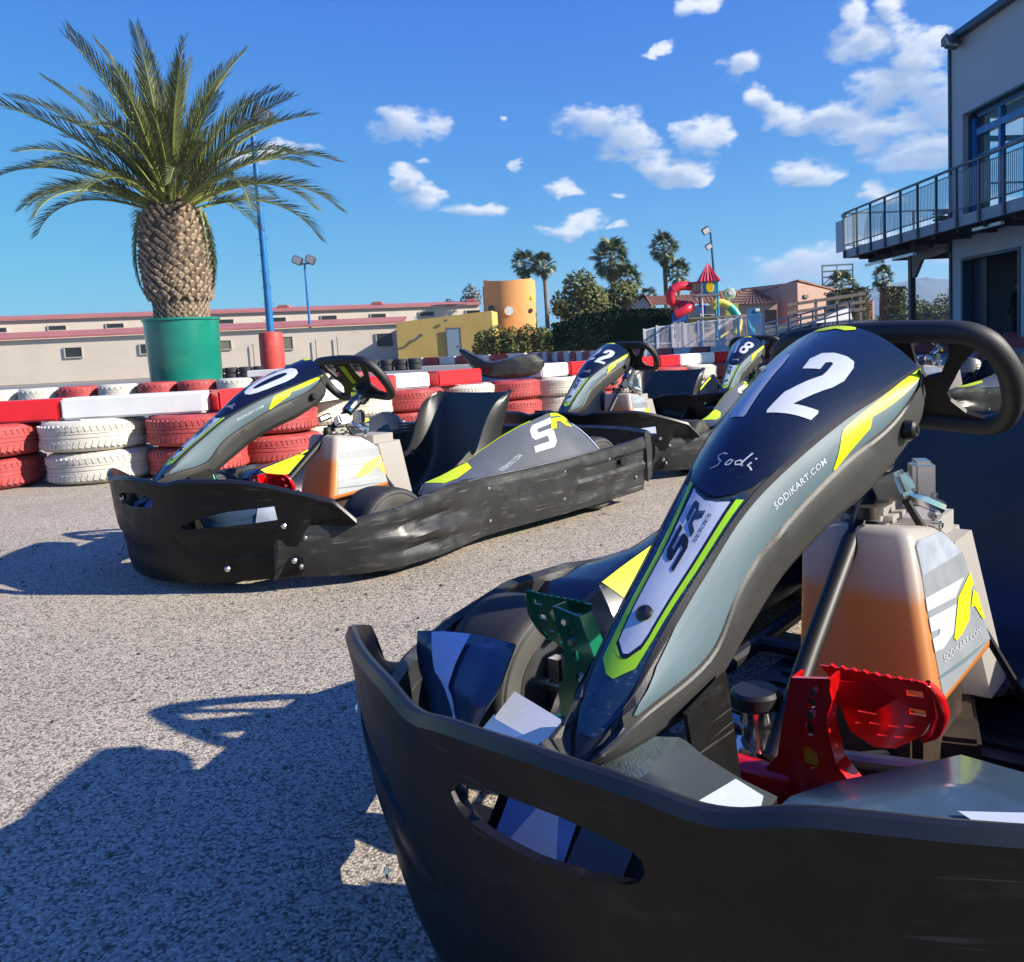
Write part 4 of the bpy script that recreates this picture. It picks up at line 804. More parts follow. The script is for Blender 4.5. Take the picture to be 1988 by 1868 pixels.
for i, (x, y, c) in enumerate(STK):
    for k in range(2):
        o = bpy.data.objects.new('barrier_tyre', TM[c]); C.objects.link(o); jx, jy = (hsh(i * 3.1 + k) - .5) * .05, (hsh(i * 1.7 + k * 5) - .5) * .05
        o.location = (x + jx, y + jy, .091 + .181 * k); o.rotation_euler = ((hsh(i + k * 9.) - .5) * .06, (hsh(i * 2. + k) - .5) * .06, hsh(i + k) * 6); sc_ = .95 + .09 * hsh(i * 4.4 + k); o.scale = (sc_, sc_, .96 + .07 * hsh(i * 2.2 + k))
        tag(o, '%s %s tyre of the %s stack from the left behind the karts' % (CN[c], ('bottom', 'top')[k], ORD[i]), 'tyre', 'painted tyres stacked in the barrier behind the karts')
CAPS = [((-4.7, 4.68), (-3.85, 4.82), 'R'), ((-3.83, 4.82), (-2.99, 4.97), 'R'), ((-2.97, 4.97), (-2.19, 5.05), 'W'), ((-2.18, 5.05), (-1.80, 5.42), 'R'), ((-1.78, 5.46), (-1.68, 6.12), 'W'), ((-1.67, 6.15), (-1.56, 6.80), 'R'), ((-1.62, 6.95), (-1.30, 7.14), 'W'), ((-1.27, 7.22), (-.95, 7.60), 'R'), ((-.45, 8.14), (-.20, 8.40), 'W'), ((-.18, 8.44), (.04, 8.68), 'R'), ((.06, 8.70), (.42, 9.05), 'W'), ((.46, 9.10), (.70, 9.36), 'R'), ((.78, 9.45), (1.02, 9.72), 'R'), ((1.04, 9.75), (1.50, 10.25), 'W'), ((1.52, 10.28), (1.95, 10.80), 'R'), ((1.98, 10.85), (2.40, 11.4), 'W'), ((2.42, 11.45), (2.9, 12.1), 'R'), ((2.92, 12.15), (3.4, 12.9), 'W')]
for i, (a, b, c) in enumerate(CAPS):
    dx, dy = b[0] - a[0], b[1] - a[1]; L = math.hypot(dx, dy); ang = math.atan2(dy, dx); bm = BM(); box(bm, (0, 0, .062), (L, .20, .124), bev=.012)
    o = obj('barrier_board', bm, red_cap if c == 'R' else white_cap, None, True, 30); o.location = ((a[0] + b[0]) / 2, (a[1] + b[1]) / 2, .365); o.rotation_euler = (0, 0, ang)
    tag(o, '%s plastic board capping the near tyre barrier, %s board from the left' % ('bright red' if c == 'R' else 'white', ORD[i]), 'barrier board', 'red and white boards on top of the near tyre barrier')
# old bumper thrown on top
rows = []
for x, zl, zu in ((-1.10, .640, .66), (-1.05, .575, .645), (-.99, .50, .61), (-.92, .43, .575), (-.86, .405, .535), (-.78, .392, .525), (-.68, .385, .545), (-.58, .385, .560), (-.48, .395, .578), (-.43, .405, .575), (-.39, .43, .545), (-.345, .480, .505)):
    f = (x + .73) / .37; y = 7.72 + .16 * f * f
    rows.append([(x, y - .01, zl), (x, y - .04, zl + (zu - zl) * .25), (x, y - .05, zl + (zu - zl) * .7), (x, y - .045, zu), (x, y + .03, zu + .008)])
rows = [list(r) for r in zip(*[resample([row[k] for row in rows], 36, 3) for k in range(5)])]
bm = BM(); loft(bm, rows); o = obj('torn_off_bumper', bm, scuffed, None, True, 25); solidify(o, .008); bake(o); tag(o, 'torn-off black kart bumper lying curled on the red tyre stack', 'bumper')
# second line of tyres farther back
TM2 = {c: tyre_mesh('far_tyre', .275, .21, {'R': red_paint, 'W': white_paint, 'K': blacktyre}[c], 24) for c in 'RWK'}
for i in range(13):
    x = -10.4 + i * .575; y = 12.75 + .03 * i; c = 'RWRWWRWRRWRWR'[i]
    for k in range(2):
        o = bpy.data.objects.new('barrier_tyre', TM2[c]); C.objects.link(o); o.location = (x, y, .106 + .211 * k); o.rotation_euler = (0, 0, i)
        tag(o, '%s tyre, %s of the %s stack in the row beside the palm planter' % (CN[c], ('bottom', 'top')[k], ORD[i]), 'tyre', 'painted tyres in the row by the palm planter')
bm = BM(); box(bm, (0, 0, .05), (.95, .3, .10), bev=.01); o = obj('barrier_board', bm, white_cap, None, True); o.location = (-4.55, 13.1, .423); tag(o, 'white board on the tyres beside the red padded pole base', 'barrier board')
# red and white blocks along the far edge of the track
def walk(P, step):
    out = []; seg = 0; pos = Vector(P[0]); rem = step
    i = 0; cur = Vector(P[0])
    while i < len(P) - 1:
        d = Vector(P[i + 1]) - cur
        if d.length < rem: rem -= d.length; i += 1; cur = Vector(P[i]) if i < len(P) else cur; continue
        cur = cur + d.normalized() * rem; out.append((cur.x, cur.y, math.atan2(d.y, d.x))); rem = step
    return out
BMs = {}
for c in 'RW':
    bm = BM(); box(bm, (0, 0, .22), (1.04, .32, .44), bev=.03); me = bpy.data.meshes.new('track_block'); bm.to_mesh(me); bm.free(); me.materials.append(mat('faded_red_block', (.30, .03, .04), .6, var=.3, scale=3, wear=((.5, .3, .3), .5, 3)) if c == 'R' else mat('grey_white_block', (.55, .52, .50), .6, var=.2, scale=3, wear=((.3, .28, .26), .5, 3))); BMs[c] = me
for i, (x, y, a) in enumerate(walk([(-17, 52), (-2.5, 44.5), (.5, 33), (4.2, 24.2), (12, 20.5)], 1.10)):
    c = 'RW'[i % 2]; o = bpy.data.objects.new('track_block', BMs[c]); C.objects.link(o); o.location = (x, y, .004); o.rotation_euler = (0, 0, a + (hsh(i) - .5) * .08)
    tag(o, '%s block in the alternating line along the far edge of the track' % ('faded red' if c == 'R' else 'white'), 'track block', '%s blocks along the far track edge' % ('red' if c == 'R' else 'white'))
for i in range(16):
    for k in range(2):
        o = bpy.data.objects.new('black_tyre', TM['K']); C.objects.link(o); o.location = (-15.8 + i * .58 * 1.0, 36 + .05 * i, .09 + .18 * k); o.scale = (1, 1, 1.35); o.location.z = .125 + .245 * k
        tag(o, 'black tyre in the low dark wall between planter and red padded pole', 'tyre', 'black tyres across the track')

# ------------------------------------------------------------------ palm in its green planter
bark = mat('palm_bark', (.085, .06, .042), .9, var=.35, scale=14, bump=.8, bscale=30, bdist=.01)
scale_m = mat('palm_leaf_base', (.44, .335, .235), .85, var=.35, scale=16, bump=.5, bscale=40, bdist=.004, col2=(.17, .125, .09))
leaf_m = mat('palm_leaf', (.040, .062, .020), .45, var=.3, scale=3, col2=(.105, .118, .045), spec=.4)
rach_m = mat('palm_midrib', (.21, .24, .06), .5, var=.2, scale=3)
dry_m = mat('dry_frond', (.22, .14, .06), .8, var=.3, scale=5)
pl = thing('palm_planter', 'large glossy green round planter under the palm', 'planter', (-6.86, 15, 0))
bm = BM(); lathe(bm, [(.50, 0), (.55, .02), (.565, .10), (.60, 1.40), (.625, 1.415), (.625, 1.45), (.60, 1.455), (.585, 1.40), (.575, 1.30), (0, 1.30)], 56); obj('tub', bm, mat('green_glazed_plastic', (.006, .175, .125), .26, var=.12, scale=2, coat=.5, wear=((.02, .28, .22), .3, 5)), pl, True, 40)
bm = BM(); lathe(bm, [(.56, 1.31), (.3, 1.36), (0, 1.37)], 20); obj('soil', bm, mat('soil', (.08, .055, .035), .95, var=.4, scale=20), pl, True)
pt = thing('palm_tree', 'big feathery palm with thick scaly trunk standing in the green planter', 'palm', (-6.84, 15, 1.3))
TR = [(.40, 0), (.43, .1), (.43, .25), (.425, .42), (.505, .50), (.530, .8), (.540, 1.15), (.525, 1.5), (.47, 1.80), (.38, 2.05), (.20, 2.25), (0, 2.35)]
bm = BM(); lathe(bm, TR, 40); obj('trunk', bm, bark, pt, True)
bm = BM(); tz = [p[1] for p in TR]; trr = [p[0] for p in TR]; row = 0; z = .06
while z < 2.02:
    rr = interp(z, tz, trr); low = z < .42; n = 26 if low else 21; hh = .075 if low else .105; pr = .02 if low else .048
    for k in range(n):
        if hsh(row * 31 + k) < .03: continue
        a = 2 * math.pi * (k + .5 * (row % 2) + (hsh(k + row * 7) - .5) * .34) / n; w = math.pi * rr / n * (.68 + .22 * hsh(k * 1.9 + row)); M = Matrix.Rotation(a, 4, 'Z') @ Matrix.Translation((rr, 0, z)); j = .45 + 1.0 * hsh(k * 3.3 + row)
        V = [M @ Vector(p) for p in ((-.01, -w, 0), (-.005, 0, -hh * .55), (-.01, w, 0), (-.005, 0, hh * .5), (pr * j, -w * .6, hh * .32), (pr * j * 1.05, w * .6, hh * .30), (pr * j * .8, 0, hh * .62))]
        V = [bm.verts.new(p) for p in V]
        for f in ((0, 1, 4), (1, 5, 4), (1, 2, 5), (4, 5, 6), (0, 4, 3), (4, 6, 3), (6, 5, 3), (5, 2, 3)): bm.faces.new([V[q] for q in f])
    z += .052 if low else .070; row += 1
o = obj('leaf_base', bm, scale_m, pt); o['kind'] = 'stuff'
def frond_mesh(L, bend, seed, droop=.3, m=None):
    rnd = random.Random(seed); bm = BM(); n = 26; pts = []; p = Vector((0, 0, 0)); th = 0.
    for i in range(n + 1):
        f = i / n; pts.append(p.copy()); th = -bend * (f ** 1.6); p = p + Vector((math.cos(th), 0, math.sin(th))) * (L / n)
    tube(bm, pts, [.030 * (1 - i / n) + .005 for i in range(n + 1)], 5)
    nr = len(bm.faces)
    def P(f):
        x = f * n; i = min(n - 1, int(x)); return pts[i].lerp(pts[i + 1], x - i), (pts[i + 1] - pts[i]).normalized()
    N_ = 62
    for i in range(N_):
        f = .13 + .87 * i / (N_ - 1); c, d = P(f); ll = (.52 * math.sin(math.pi * min(1, .12 + f * .80)) ** .8 + .06) * (L / 2.9)
        up_ = Vector((0, 1, 0)).cross(d) * -1
        for s in (-1, 1):
            fw_ = 1.05 + .5 * f + rnd.uniform(-.12, .12); sd_ = .62; u_ = .40 + rnd.uniform(-.2, .2)
            v = (d * fw_ + Vector((0, s, 0)) * sd_ + up_ * u_ * (1 if up_.z > -.2 else -1)).normalized()
            e1 = c + v * ll * .55; e2 = c + v * ll * rnd.uniform(.85, 1.05) + Vector((0, 0, -ll * droop * rnd.uniform(.5, 1.2))); w = .019 * (L / 2.9)
            wv = d * w
            a = [bm.verts.new(q) for q in (c - wv * .6, c + wv * .6, e1 + wv, e1 - wv, e2)]
            bm.faces.new((a[0], a[1], a[2], a[3])); bm.faces.new((a[3], a[2], a[4]))
    me = bpy.data.meshes.new('frond'); bm.to_mesh(me); bm.free(); me.materials.append(rach_m); me.materials.append(m or leaf_m)
    me.polygons.foreach_set('material_index', [0 if i < nr else 1 for i in range(len(me.polygons))]); return me
FM = [frond_mesh(2.95, R(b), i, .12) for i, b in enumerate((16, 30, 46, 62, 78))]
NF = 68
for i in range(NF):
    f = i / (NF - 1); azm = i * 2.39996 + .4; elv = R(88 - 70 * f ** .95) ; me = FM[min(4, int(f * 4.2 + hsh(i) * .9))]
    o = bpy.data.objects.new('frond', me); C.objects.link(o); o.parent = pt; r0 = .10 + .16 * f
    o.location = (r0 * math.cos(azm), r0 * math.sin(azm), 2.25 - .30 * f); sc = .66 + .38 * hsh(i * 5.) - .08 * (1 - f) ; 
    o.matrix_local = Matrix.Translation(o.location) @ Matrix.Rotation(azm, 4, 'Z') @ Matrix.Rotation(-elv, 4, 'Y') @ Matrix.Rotation((hsh(i * 9.) - .5) * .7, 4, 'X') @ Matrix.Scale(sc, 4)
DF = frond_mesh(1.3, R(30), 77, .2, mat('dark_old_frond', (.03, .045, .02), .7))
for i, (azm, e) in enumerate(((R(-5), -82), (R(12), -78), (R(150), -80), (R(200), -76))):
    o = bpy.data.objects.new('hanging_frond', DF); C.objects.link(o); o.parent = pt; o.matrix_local = Matrix.Translation((.50 * math.cos(azm), .50 * math.sin(azm), 1.95)) @ Matrix.Rotation(azm, 4, 'Z') @ Matrix.Rotation(-R(e), 4, 'Y')
for i in range(16):   # bright new shoots and fruit stalks low in the crown
    azm = i * 2.4; bm = BM(); q = [(.16 + .12 * k, 0, 1.95 + .13 * k - .012 * k * k) for k in range(7)]; tube(bm, q, [.045 - .006 * k for k in range(7)], 6); o = obj('leaf_stalk', bm, rach_m, pt, True); o.rotation_euler = (0, 0, azm)

# ------------------------------------------------------------------ lamp posts
blue_p = mat('blue_painted_steel', (.012, .13, .36), .35, var=.2, scale=6, coat=.3)
blue_d = mat('dull_blue_steel', (.03, .085, .16), .45, var=.2, scale=6)
lampm = mat('lamp_housing', (.16, .16, .16), .4, .6, var=.2); lens = mat('lamp_glass', (.75, .75, .72), .15, var=.05, coat=.5)
def lamp(x, y, z1, r, label, m, heads, lean=0., rungs=True, pad=None, dirx=1):
    t = thing('lamp_post', label, 'lamp post', (x, y, 0), (0, lean, 0))
    bm = BM(); tube(bm, [(0, 0, 0), (.01, 0, z1 * .4), (0, 0, z1)], [r, r * .85, r * .6], 12); box(bm, (0, 0, .02), (r * 5, r * 5, .04)); obj('pole', bm, m, t, True)
    if rungs:
        for k in range(int((z1 - 1.5) / .33)):
            bm = BM(); tube(bm, [(-.12, 0, 1.5 + .33 * k), (.12, 0, 1.5 + .33 * k)], .006, 5); obj('rung', bm, m, t)
    for hx, hz, s in heads:
        bm = BM(); box(bm, (hx, -.05, z1 + hz), (.30 * s, .16 * s, .24 * s), ry=.5 * dirx, rx=.3, bev=.02 * s); hd = obj('floodlight', bm, lampm, t, True)
        bm = BM(); box(bm, (hx + .01, -.05 - .086 * s, z1 + hz - .02), (.24 * s, .012, .19 * s), ry=.5 * dirx, rx=.3); obj('lamp_glass', bm, lens, hd)
    bm = BM(); tube(bm, [(min(h[0] for h in heads), 0, z1 - .02), (max(h[0] for h in heads), 0, z1 + .02)], r * .5, 8); obj('crossarm', bm, m, t)
    if pad:
        bm = BM(); lathe(bm, [(pad, .0), (pad * 1.03, .05), (pad, .10), (pad * .98, .55), (pad * 1.02, .6), (pad, 1.15), (pad * .96, 1.24), (pad * .4, 1.26)], 26); obj('red_padding', bm, mat('red_foam_pad', (.52, .055, .05), .5, var=.15, scale=5, wear=((.6, .3, .28), .5, 4)), t, True, 40)
    return t
lamp(-6.42, 18, 5.45, .085, 'tall blue lamp post behind the palm with red padding at its foot', blue_p, [(.24, .12, 1.25), (-.16, .0, .8)], pad=.24)
lamp(-18.65, 60, 7.2, .11, 'slim blue lamp post with a double floodlight in front of the long warehouse', blue_p, [(-.45, .25, 2.2), (.45, .25, 2.2)], rungs=False)
lamp(6.42, 40, 5.5, .085, 'leaning blue lamp post beside the play tower', blue_d, [(-.22, .10, 1.2), (-.15, -.62, 1.0)], lean=R(-2.6), rungs=False, dirx=-1)

# ------------------------------------------------------------------ foliage helpers
def leafcloud(bm, blobs, n, size, seed=1, squash=1., shell=.55):
    rnd = random.Random(seed); tot = sum(b[3] ** 2 for b in blobs)
    for (x, y, z, r) in blobs:
        for _ in range(int(n * r * r / tot)):
            d = Vector((rnd.gauss(0, 1), rnd.gauss(0, 1), rnd.gauss(0, 1))).normalized(); rr = r * (shell + (1 - shell) * rnd.random() ** .5) * (1 + .22 * mnoise.noise(d * 2.5 + Vector((x, y, z))))
            c = Vector((x, y, z)) + Vector((d.x * rr, d.y * rr, d.z * rr * squash)); s = size * rnd.uniform(.5, 1.4)
            a = Vector((rnd.gauss(0, 1), rnd.gauss(0, 1), rnd.gauss(0, .7))).normalized(); b = a.cross(d + Vector((.01, .02, .03))).normalized(); a = a * s; b = b * s * .55
            v = [bm.verts.new(q) for q in (c - a, c + b, c + a, c - b)]; bm.faces.new(v)
def tree(label, x, y, blobs, trunk, n, size, m, cat='tree', name='tree', seed=1, group=None):
    t = thing(name, label, cat, (x, y, 0), group=group); bm = BM(); leafcloud(bm, blobs, n, size, seed); o = obj('crown', bm, m, t, recalc=False)
    if trunk:
        bm = BM(); tube(bm, [(0, 0, 0), (.1, 0, trunk[0] * .5), (0, 0, trunk[0])], [trunk[1], trunk[1] * .8, trunk[1] * .5], 8)
        for b in blobs: tube(bm, [(0, 0, trunk[0] * .7), ((b[0]) * .5, b[1] * .5, (b[2] + trunk[0]) / 2), (b[0] * .9, b[1] * .9, b[2])], [trunk[1] * .5, trunk[1] * .35, trunk[1] * .15], 6)
        obj('trunk', bm, bark, t, True)
    return t
green1 = mat('tree_leaves', (.085, .095, .032), .7, spec=.2, var=.3, scale=.9, col2=(.15, .15, .055)); green2 = mat('dark_hedge_leaves', (.010, .022, .012), .8, spec=.1, var=.3, scale=1.2, col2=(.022, .04, .018))
green3 = mat('bush_leaves', (.11, .12, .030), .7, spec=.2, scale=.8, col2=(.20, .19, .06)); green4 = mat('hedge_leaves', (.045, .055, .020), .6, scale=.9, col2=(.09, .085, .03))
def hedge(label, P, z, w, m, n, size, name='hedge'):
    """P: list of (x, y, top)"""
    t = thing(name, label, 'hedge', (P[0][0], P[0][1], 0)); ox, oy = P[0][0], P[0][1]; bm = BM(); rows = []
    Q = resample([(a, b, c) for a, b, c in P], 60, 2)
    for i, (x, y, h) in enumerate(Q):
        x -= ox; y -= oy; row = []
        for k, (dy, dz) in enumerate(((-w, 0), (-w, .35), (-w * .97, .75), (-w * .8, .98), (0, 1.02), (w * .8, .98), (w, .7), (w, 0))):
            nn = mnoise.noise(Vector((x * 1.3, dy * 3 + y, dz * 3))) * .10; row.append((x + nn * .3, y + dy + nn, h * dz + nn * .8))
        rows.append(row)
    V = loft(bm, rows); bm.faces.new(V[0]); bm.faces.new(V[-1]); obj('hedge_core', bm, m, t, True, 80)
    bm = BM(); rnd = random.Random(5)
    for _ in range(n):
        q = Q[rnd.randrange(len(Q))]; u = rnd.random(); face = rnd.random()
        if face < .7: c = Vector((q[0] - ox + rnd.uniform(-.2, .2), q[1] - oy - w + rnd.uniform(-.08, .1), q[2] * u))
        else: c = Vector((q[0] - ox + rnd.uniform(-.2, .2), q[1] - oy + rnd.uniform(-w, w), q[2] * 1.0 + rnd.uniform(-.06, .12)))
        a = Vector((rnd.gauss(0, 1), rnd.gauss(0, 1), rnd.gauss(0, 1))).normalized() * size * rnd.uniform(.5, 1.3); b = a.cross(Vector((.3, .8, .4))).normalized() * size * .5
        bm.faces.new([bm.verts.new(v) for v in (c - a, c + b, c + a, c - b)])
    obj('leaves', bm, m, t, recalc=False)['kind'] = 'stuff'; return t
hedge('tall dark clipped hedge right of the bamboo-like bushes', [(-1.25, 40, 1.62), (-.5, 40, 1.72), (.4, 40, 2.0), (2, 40, 2.08), (3.5, 39.5, 2.02), (4.1, 39.2, 1.95)], 2, .8, green2, 5000, .07)
for i, (x, y, r, h) in enumerate(((-5.9, 52.5, .7, 1.6), (-5.0, 52.3, .75, 1.9), (-4.1, 52, .7, 1.7), (-3.2, 52, .75, 1.85), (-2.3, 51.8, .7, 1.6), (-1.5, 51.5, .6, 1.5))):
    tree(['light green reedy bush by the yellow wall end', 'taller reedy bush left of the orange tower foot', 'reedy bush under the orange tower', 'reedy bush right of the orange tower foot', 'reedy bush between orange tower and slim palm', 'last reedy bush before the dark hedge'][i], x, y, [(0, 0, h * .45, r), (0, 0, h * .85, r * .8), (.2, 0, h * .3, r)], (h * .8, .04), 1500, .10, green3, 'bush', 'reedy_bush', i, 'reedy bushes below the orange tower')
tree('broad round tree left of the fan palm cluster', -.1, 62, [(-.9, 0, 3.6, 1.1), (.2, 0, 4.9, 1.2), (.9, 0, 3.8, 1.3), (0, 0, 3.0, 1.4)], (3, .2), 3000, .16, green1, seed=3)
tree('bushy olive green tree behind the dark hedge', 2.3, 63, [(-.6, 0, 3.6, 1.2), (.8, 0, 4.2, 1.1), (0, 0, 2.7, 1.5), (1.6, 0, 3.1, 1.1)], (3, .2), 2800, .16, green1, seed=4)
tree('low tree between the round tree and the house', 4.4, 62, [(-.5, 0, 3.2, .9), (.4, 0, 2.7, .9)], (2.4, .12), 1200, .14, green1, seed=6)
tree('small round tree rising over the warehouse roof', -9.6, 78, [(0, 0, 5.9, .75), (-.5, 0, 5.2, .5), (.4, 0, 5.3, .6), (-1.9, 0, 5.0, .5)], (5.2, .12), 800, .12, mat('greyish_leaves', (.10, .13, .12), .6, col2=(.15, .17, .15)), seed=8)
# fan palms
fan_leaf = mat('fan_palm_leaf', (.050, .075, .028), .45, scale=.7, col2=(.12, .14, .06)); dead_fan = mat('dead_fan_leaf', (.20, .16, .10), .8, scale=.7, col2=(.12, .10, .06))
def fan_mesh(m, seed, dr=.25):
    rnd = random.Random(seed); bm = BM(); tube(bm, [(0, 0, 0), (.4, 0, .03), (.8, 0, 0)], [.018, .015, .01], 4); c = Vector((.78, 0, 0))
    for k in range(17):
        a = R(-115 + 230 * k / 16); L = .62 * (1 - .25 * abs(a) / 2) * rnd.uniform(.85, 1.1); d = Vector((math.cos(a), math.sin(a), 0)); s = Vector((-d.y, d.x, 0))
        p1 = c + d * L * .6 + Vector((0, 0, .02 - .04 * (k % 2))); p2 = c + d * L + Vector((0, 0, -dr * L * rnd.uniform(.6, 1.5)))
        v = [bm.verts.new(q) for q in (c, p1 - s * .055, p2, p1 + s * .055)]; bm.faces.new((v[0], v[1], v[3])); bm.faces.new((v[1], v[2], v[3]))
    me = bpy.data.meshes.new('fan_frond'); bm.to_mesh(me); bm.free(); me.materials.append(m); return me
FN = [fan_mesh(fan_leaf, i, .25 + .15 * i) for i in range(3)]; FD = [fan_mesh(dead_fan, 9, .9)]
def fan_palm(label, x, y, h, r, nl=34, tr=.13, skirt=12, sd=0):
    t = thing('fan_palm', label, 'palm', (x, y, 0), group='fan palms on the skyline'); bm = BM(); tube(bm, [(0, 0, 0), (.05, 0, h * .5), (0, 0, h)], [tr * 1.2, tr, tr * .9], 10); obj('trunk', bm, mat('fan_palm_trunk', (.17, .13, .10), .9, var=.3, scale=2), t, True)
    for i in range(nl + skirt):
        f = i / nl; dead = i >= nl; azm = i * 2.39996 + sd; e = R(75 - 125 * f) if not dead else R(-70 - 10 * hsh(i)); o = bpy.data.objects.new('fan_frond', FD[0] if dead else FN[i % 3]); C.objects.link(o); o.parent = t
        sc = r / 1.3 * (.85 + .3 * hsh(i * 3. + sd)) * (.75 if dead else 1)
        o.matrix_local = Matrix.Translation((0, 0, h - (.35 if dead else .2 * f) * r)) @ Matrix.Rotation(azm, 4, 'Z') @ Matrix.Rotation(-e, 4, 'Y') @ Matrix.Rotation((hsh(i * 7.) - .5) * 1.2, 4, 'X') @ Matrix.Scale(sc, 4)
fan_palm('taller fan palm of the pair by the orange tower', -4.2, 70, 7.5, 1.25, sd=1)
fan_palm('thin-trunked fan palm right of the orange tower', -2.62, 69, 7.2, 1.05, sd=2, tr=.16)
fan_palm('wide fan palm above the olive trees', 2.75, 70, 7.6, 1.7, 40, .2, 20, 3)
fan_palm('shorter fan palm right of the wide one', 3.9, 68, 5.6, 1.3, 30, .16, 10, 5)
fan_palm('tallest fan palm left of the play tower', 7.0, 70, 8.2, 1.35, 36, .18, 22, 4)
fan_palm('lower fan palm beside the tallest one', 7.95, 69, 6.1, 1.15, 30, .16, 12, 6)
fan_palm('squat palm over the terracotta house roof', 5.3, 66, 4.1, .9, 24, .1, 0, 7)

# ------------------------------------------------------------------ buildings on the left
cream = mat('cream_render', (.56, .48, .40), .85, var=.06, scale=.6, bump=.4, bscale=8, bdist=.01, wear=((.36, .32, .28), .4, .5)); terra = mat('red_roof_sheet', (.36, .12, .10), .7, var=.15, scale=.7, wear=((.42, .22, .18), .5, .8))
darkwin = mat('dark_window', (.03, .028, .028), .2, var=.2, scale=1); trim = mat('window_surround', (.40, .37, .33), .7)
def pane(bm, c, s, rz=0): box(bm, c, s, rz=rz)
def window(par, x, y, z, w, h, rz, m=darkwin):
    bm = BM(); M = Matrix.Translation((x, y, z)) @ Matrix.Rotation(rz, 4, 'Z')
    for a, b, c, d in ((0, h / 2 + .03, w + .12, .06), (0, -h / 2 - .03, w + .12, .06), (-w / 2 - .03, 0, .06, h), (w / 2 + .03, 0, .06, h)):
        bmesh.ops.create_cube(bm, size=1, matrix=M @ Matrix.Translation((a, -.03, b)) @ Matrix.Diagonal((c, .08, d, 1)))
    wn = obj('window', bm, trim, par); bm = BM(); bmesh.ops.create_cube(bm, size=1, matrix=M @ Matrix.Translation((0, -.012, 0)) @ Matrix.Diagonal((w, .03, h, 1))); obj('pane', bm, m, wn)
wh = thing('warehouse', 'long low cream warehouse with two stepped red roofs', 'warehouse', (-20, 68, 0)); wh_o = Vector((-20, 68, 0))
def wl(a, b, off=0.):
    """wall helper: local coords"""
    return (a[0] + 20, a[1] - 68, b)
def slabwall(name, par, A, B, z0, z1a, z1b, th, m, o=Vector((0, 0, 0))):
    A, B = Vector(A), Vector(B); d = (B - A).normalized(); n = Vector((d.y, -d.x)); n = -n if n.y < 0 else n; bm = BM()
    P = [(A, z0), (B, z0), (B, z1b), (A, z1a)]; f = [bm.verts.new((p.x - o.x, p.y - o.y, z)) for p, z in P]; g = [bm.verts.new((p.x + n.x * th - o.x, p.y + n.y * th - o.y, z)) for p, z in P]
    bm.faces.new(f); bm.faces.new(g[::-1])
    for i in range(4): bm.faces.new((f[i], g[i], g[(i + 1) % 4], f[(i + 1) % 4]))
    return obj(name, bm, m, par)
def roofstrip(name, par, A, B, za, zb, dep, rise, m, o, over=.25):
    A, B = Vector(A), Vector(B); d = (B - A).normalized(); n = Vector((d.y, -d.x)); n = -n if n.y < 0 else n; bm = BM(); vs_ = []
    for P, z in ((A - d * .2, za), (B + d * .2, zb)):
        for k, (q, zz) in enumerate(((-over, -over / dep * rise), (dep, rise))): vs_.append((P.x + n.x * q - o.x, P.y + n.y * q - o.y, z + zz))
    lo = [bm.verts.new(v) for v in vs_]; hi = [bm.verts.new((v[0], v[1], v[2] + .12)) for v in vs_]
    for Q in ((lo[0], lo[1], lo[3], lo[2]), (hi[0], hi[2], hi[3], hi[1]), (lo[0], lo[2], hi[2], hi[0]), (lo[1], hi[1], hi[3], lo[3]), (lo[0], hi[0], hi[1], lo[1]), (lo[2], lo[3], hi[3], hi[2])): bm.faces.new(Q)
    return obj(name, bm, m, par)
slabwall('wall', wh, (-50, 61.2), (-8.4, 73), 0, 4.60, 4.52, 12, cream, wh_o); roofstrip('roof', wh, (-50, 61.2), (-8.4, 73), 4.62, 4.54, 6, .55, terra, wh_o)
slabwall('wall', wh, (-48, 53.9), (-12.3, 60), 0, 2.86, 2.80, 7, cream, wh_o); roofstrip('roof', wh, (-48, 53.9), (-12.3, 60), 2.92, 2.86, 7, .62, terra, wh_o)
for k in range(11):
    x = -8.9 - 3.72 * k; y = 73 + (x + 8.4) * 11.8 / 41.6 - .03; window(wh, x + 20, y - 68, 3.92, 1.15, .30, math.atan2(11.8, 41.6))
rz_ = math.atan2(6.1, 35.7)
for x, z, w, h, m_ in ((-13.5, 1.75, 1.05, .85, darkwin), (-20.0, 1.85, 1.0, .8, mat('olive_blind', (.16, .15, .10), .6)), (-23.9, 1.92, 1.0, .55, MATS['olive_blind']), (-28.5, 1.9, 1.0, .6, darkwin), (-33, 1.9, 1.0, .6, darkwin)):
    window(wh, x + 20, 60 + (x + 12.3) * 6.1 / 35.7 - .03 - 68, z, w, h, rz_, m_)
for x in (-24.5, -17.2, -9.5):
    bm = BM(); box(bm, (x + 20, 73 + (x + 8.4) * 11.8 / 41.6 + 4 - 68, 5.1), (1.0, .8, .35), bev=.1); obj('roof_vent', bm, terra, wh)
for x, h in ((-22, 1.0), (-18.0, 1.1), (-16.6, 1.2)): 
    bm = BM(); tube(bm, [(x + 20, 60 + (x + 12.3) * .171 - .15 - 68, 0), (x + 20, 60 + (x + 12.3) * .171 - .15 - 68, h + .9)], .03, 6); obj('wall_pipe', bm, lampm, wh)
yb = thing('yellow_building', 'low mustard yellow building with a blue-grey door', 'building', (-9, 57, 0)); yo = Vector((-9, 57, 0))
yel_m = mat('mustard_render', (.50, .34, .10), .85, var=.1, scale=.7, bump=.4, bscale=9, bdist=.01, wear=((.50, .38, .16), .4, .8))
slabwall('wall', yb, (-12.1, 57.2), (-5.75, 57), 0, 2.80, 3.25, 3, yel_m, yo)
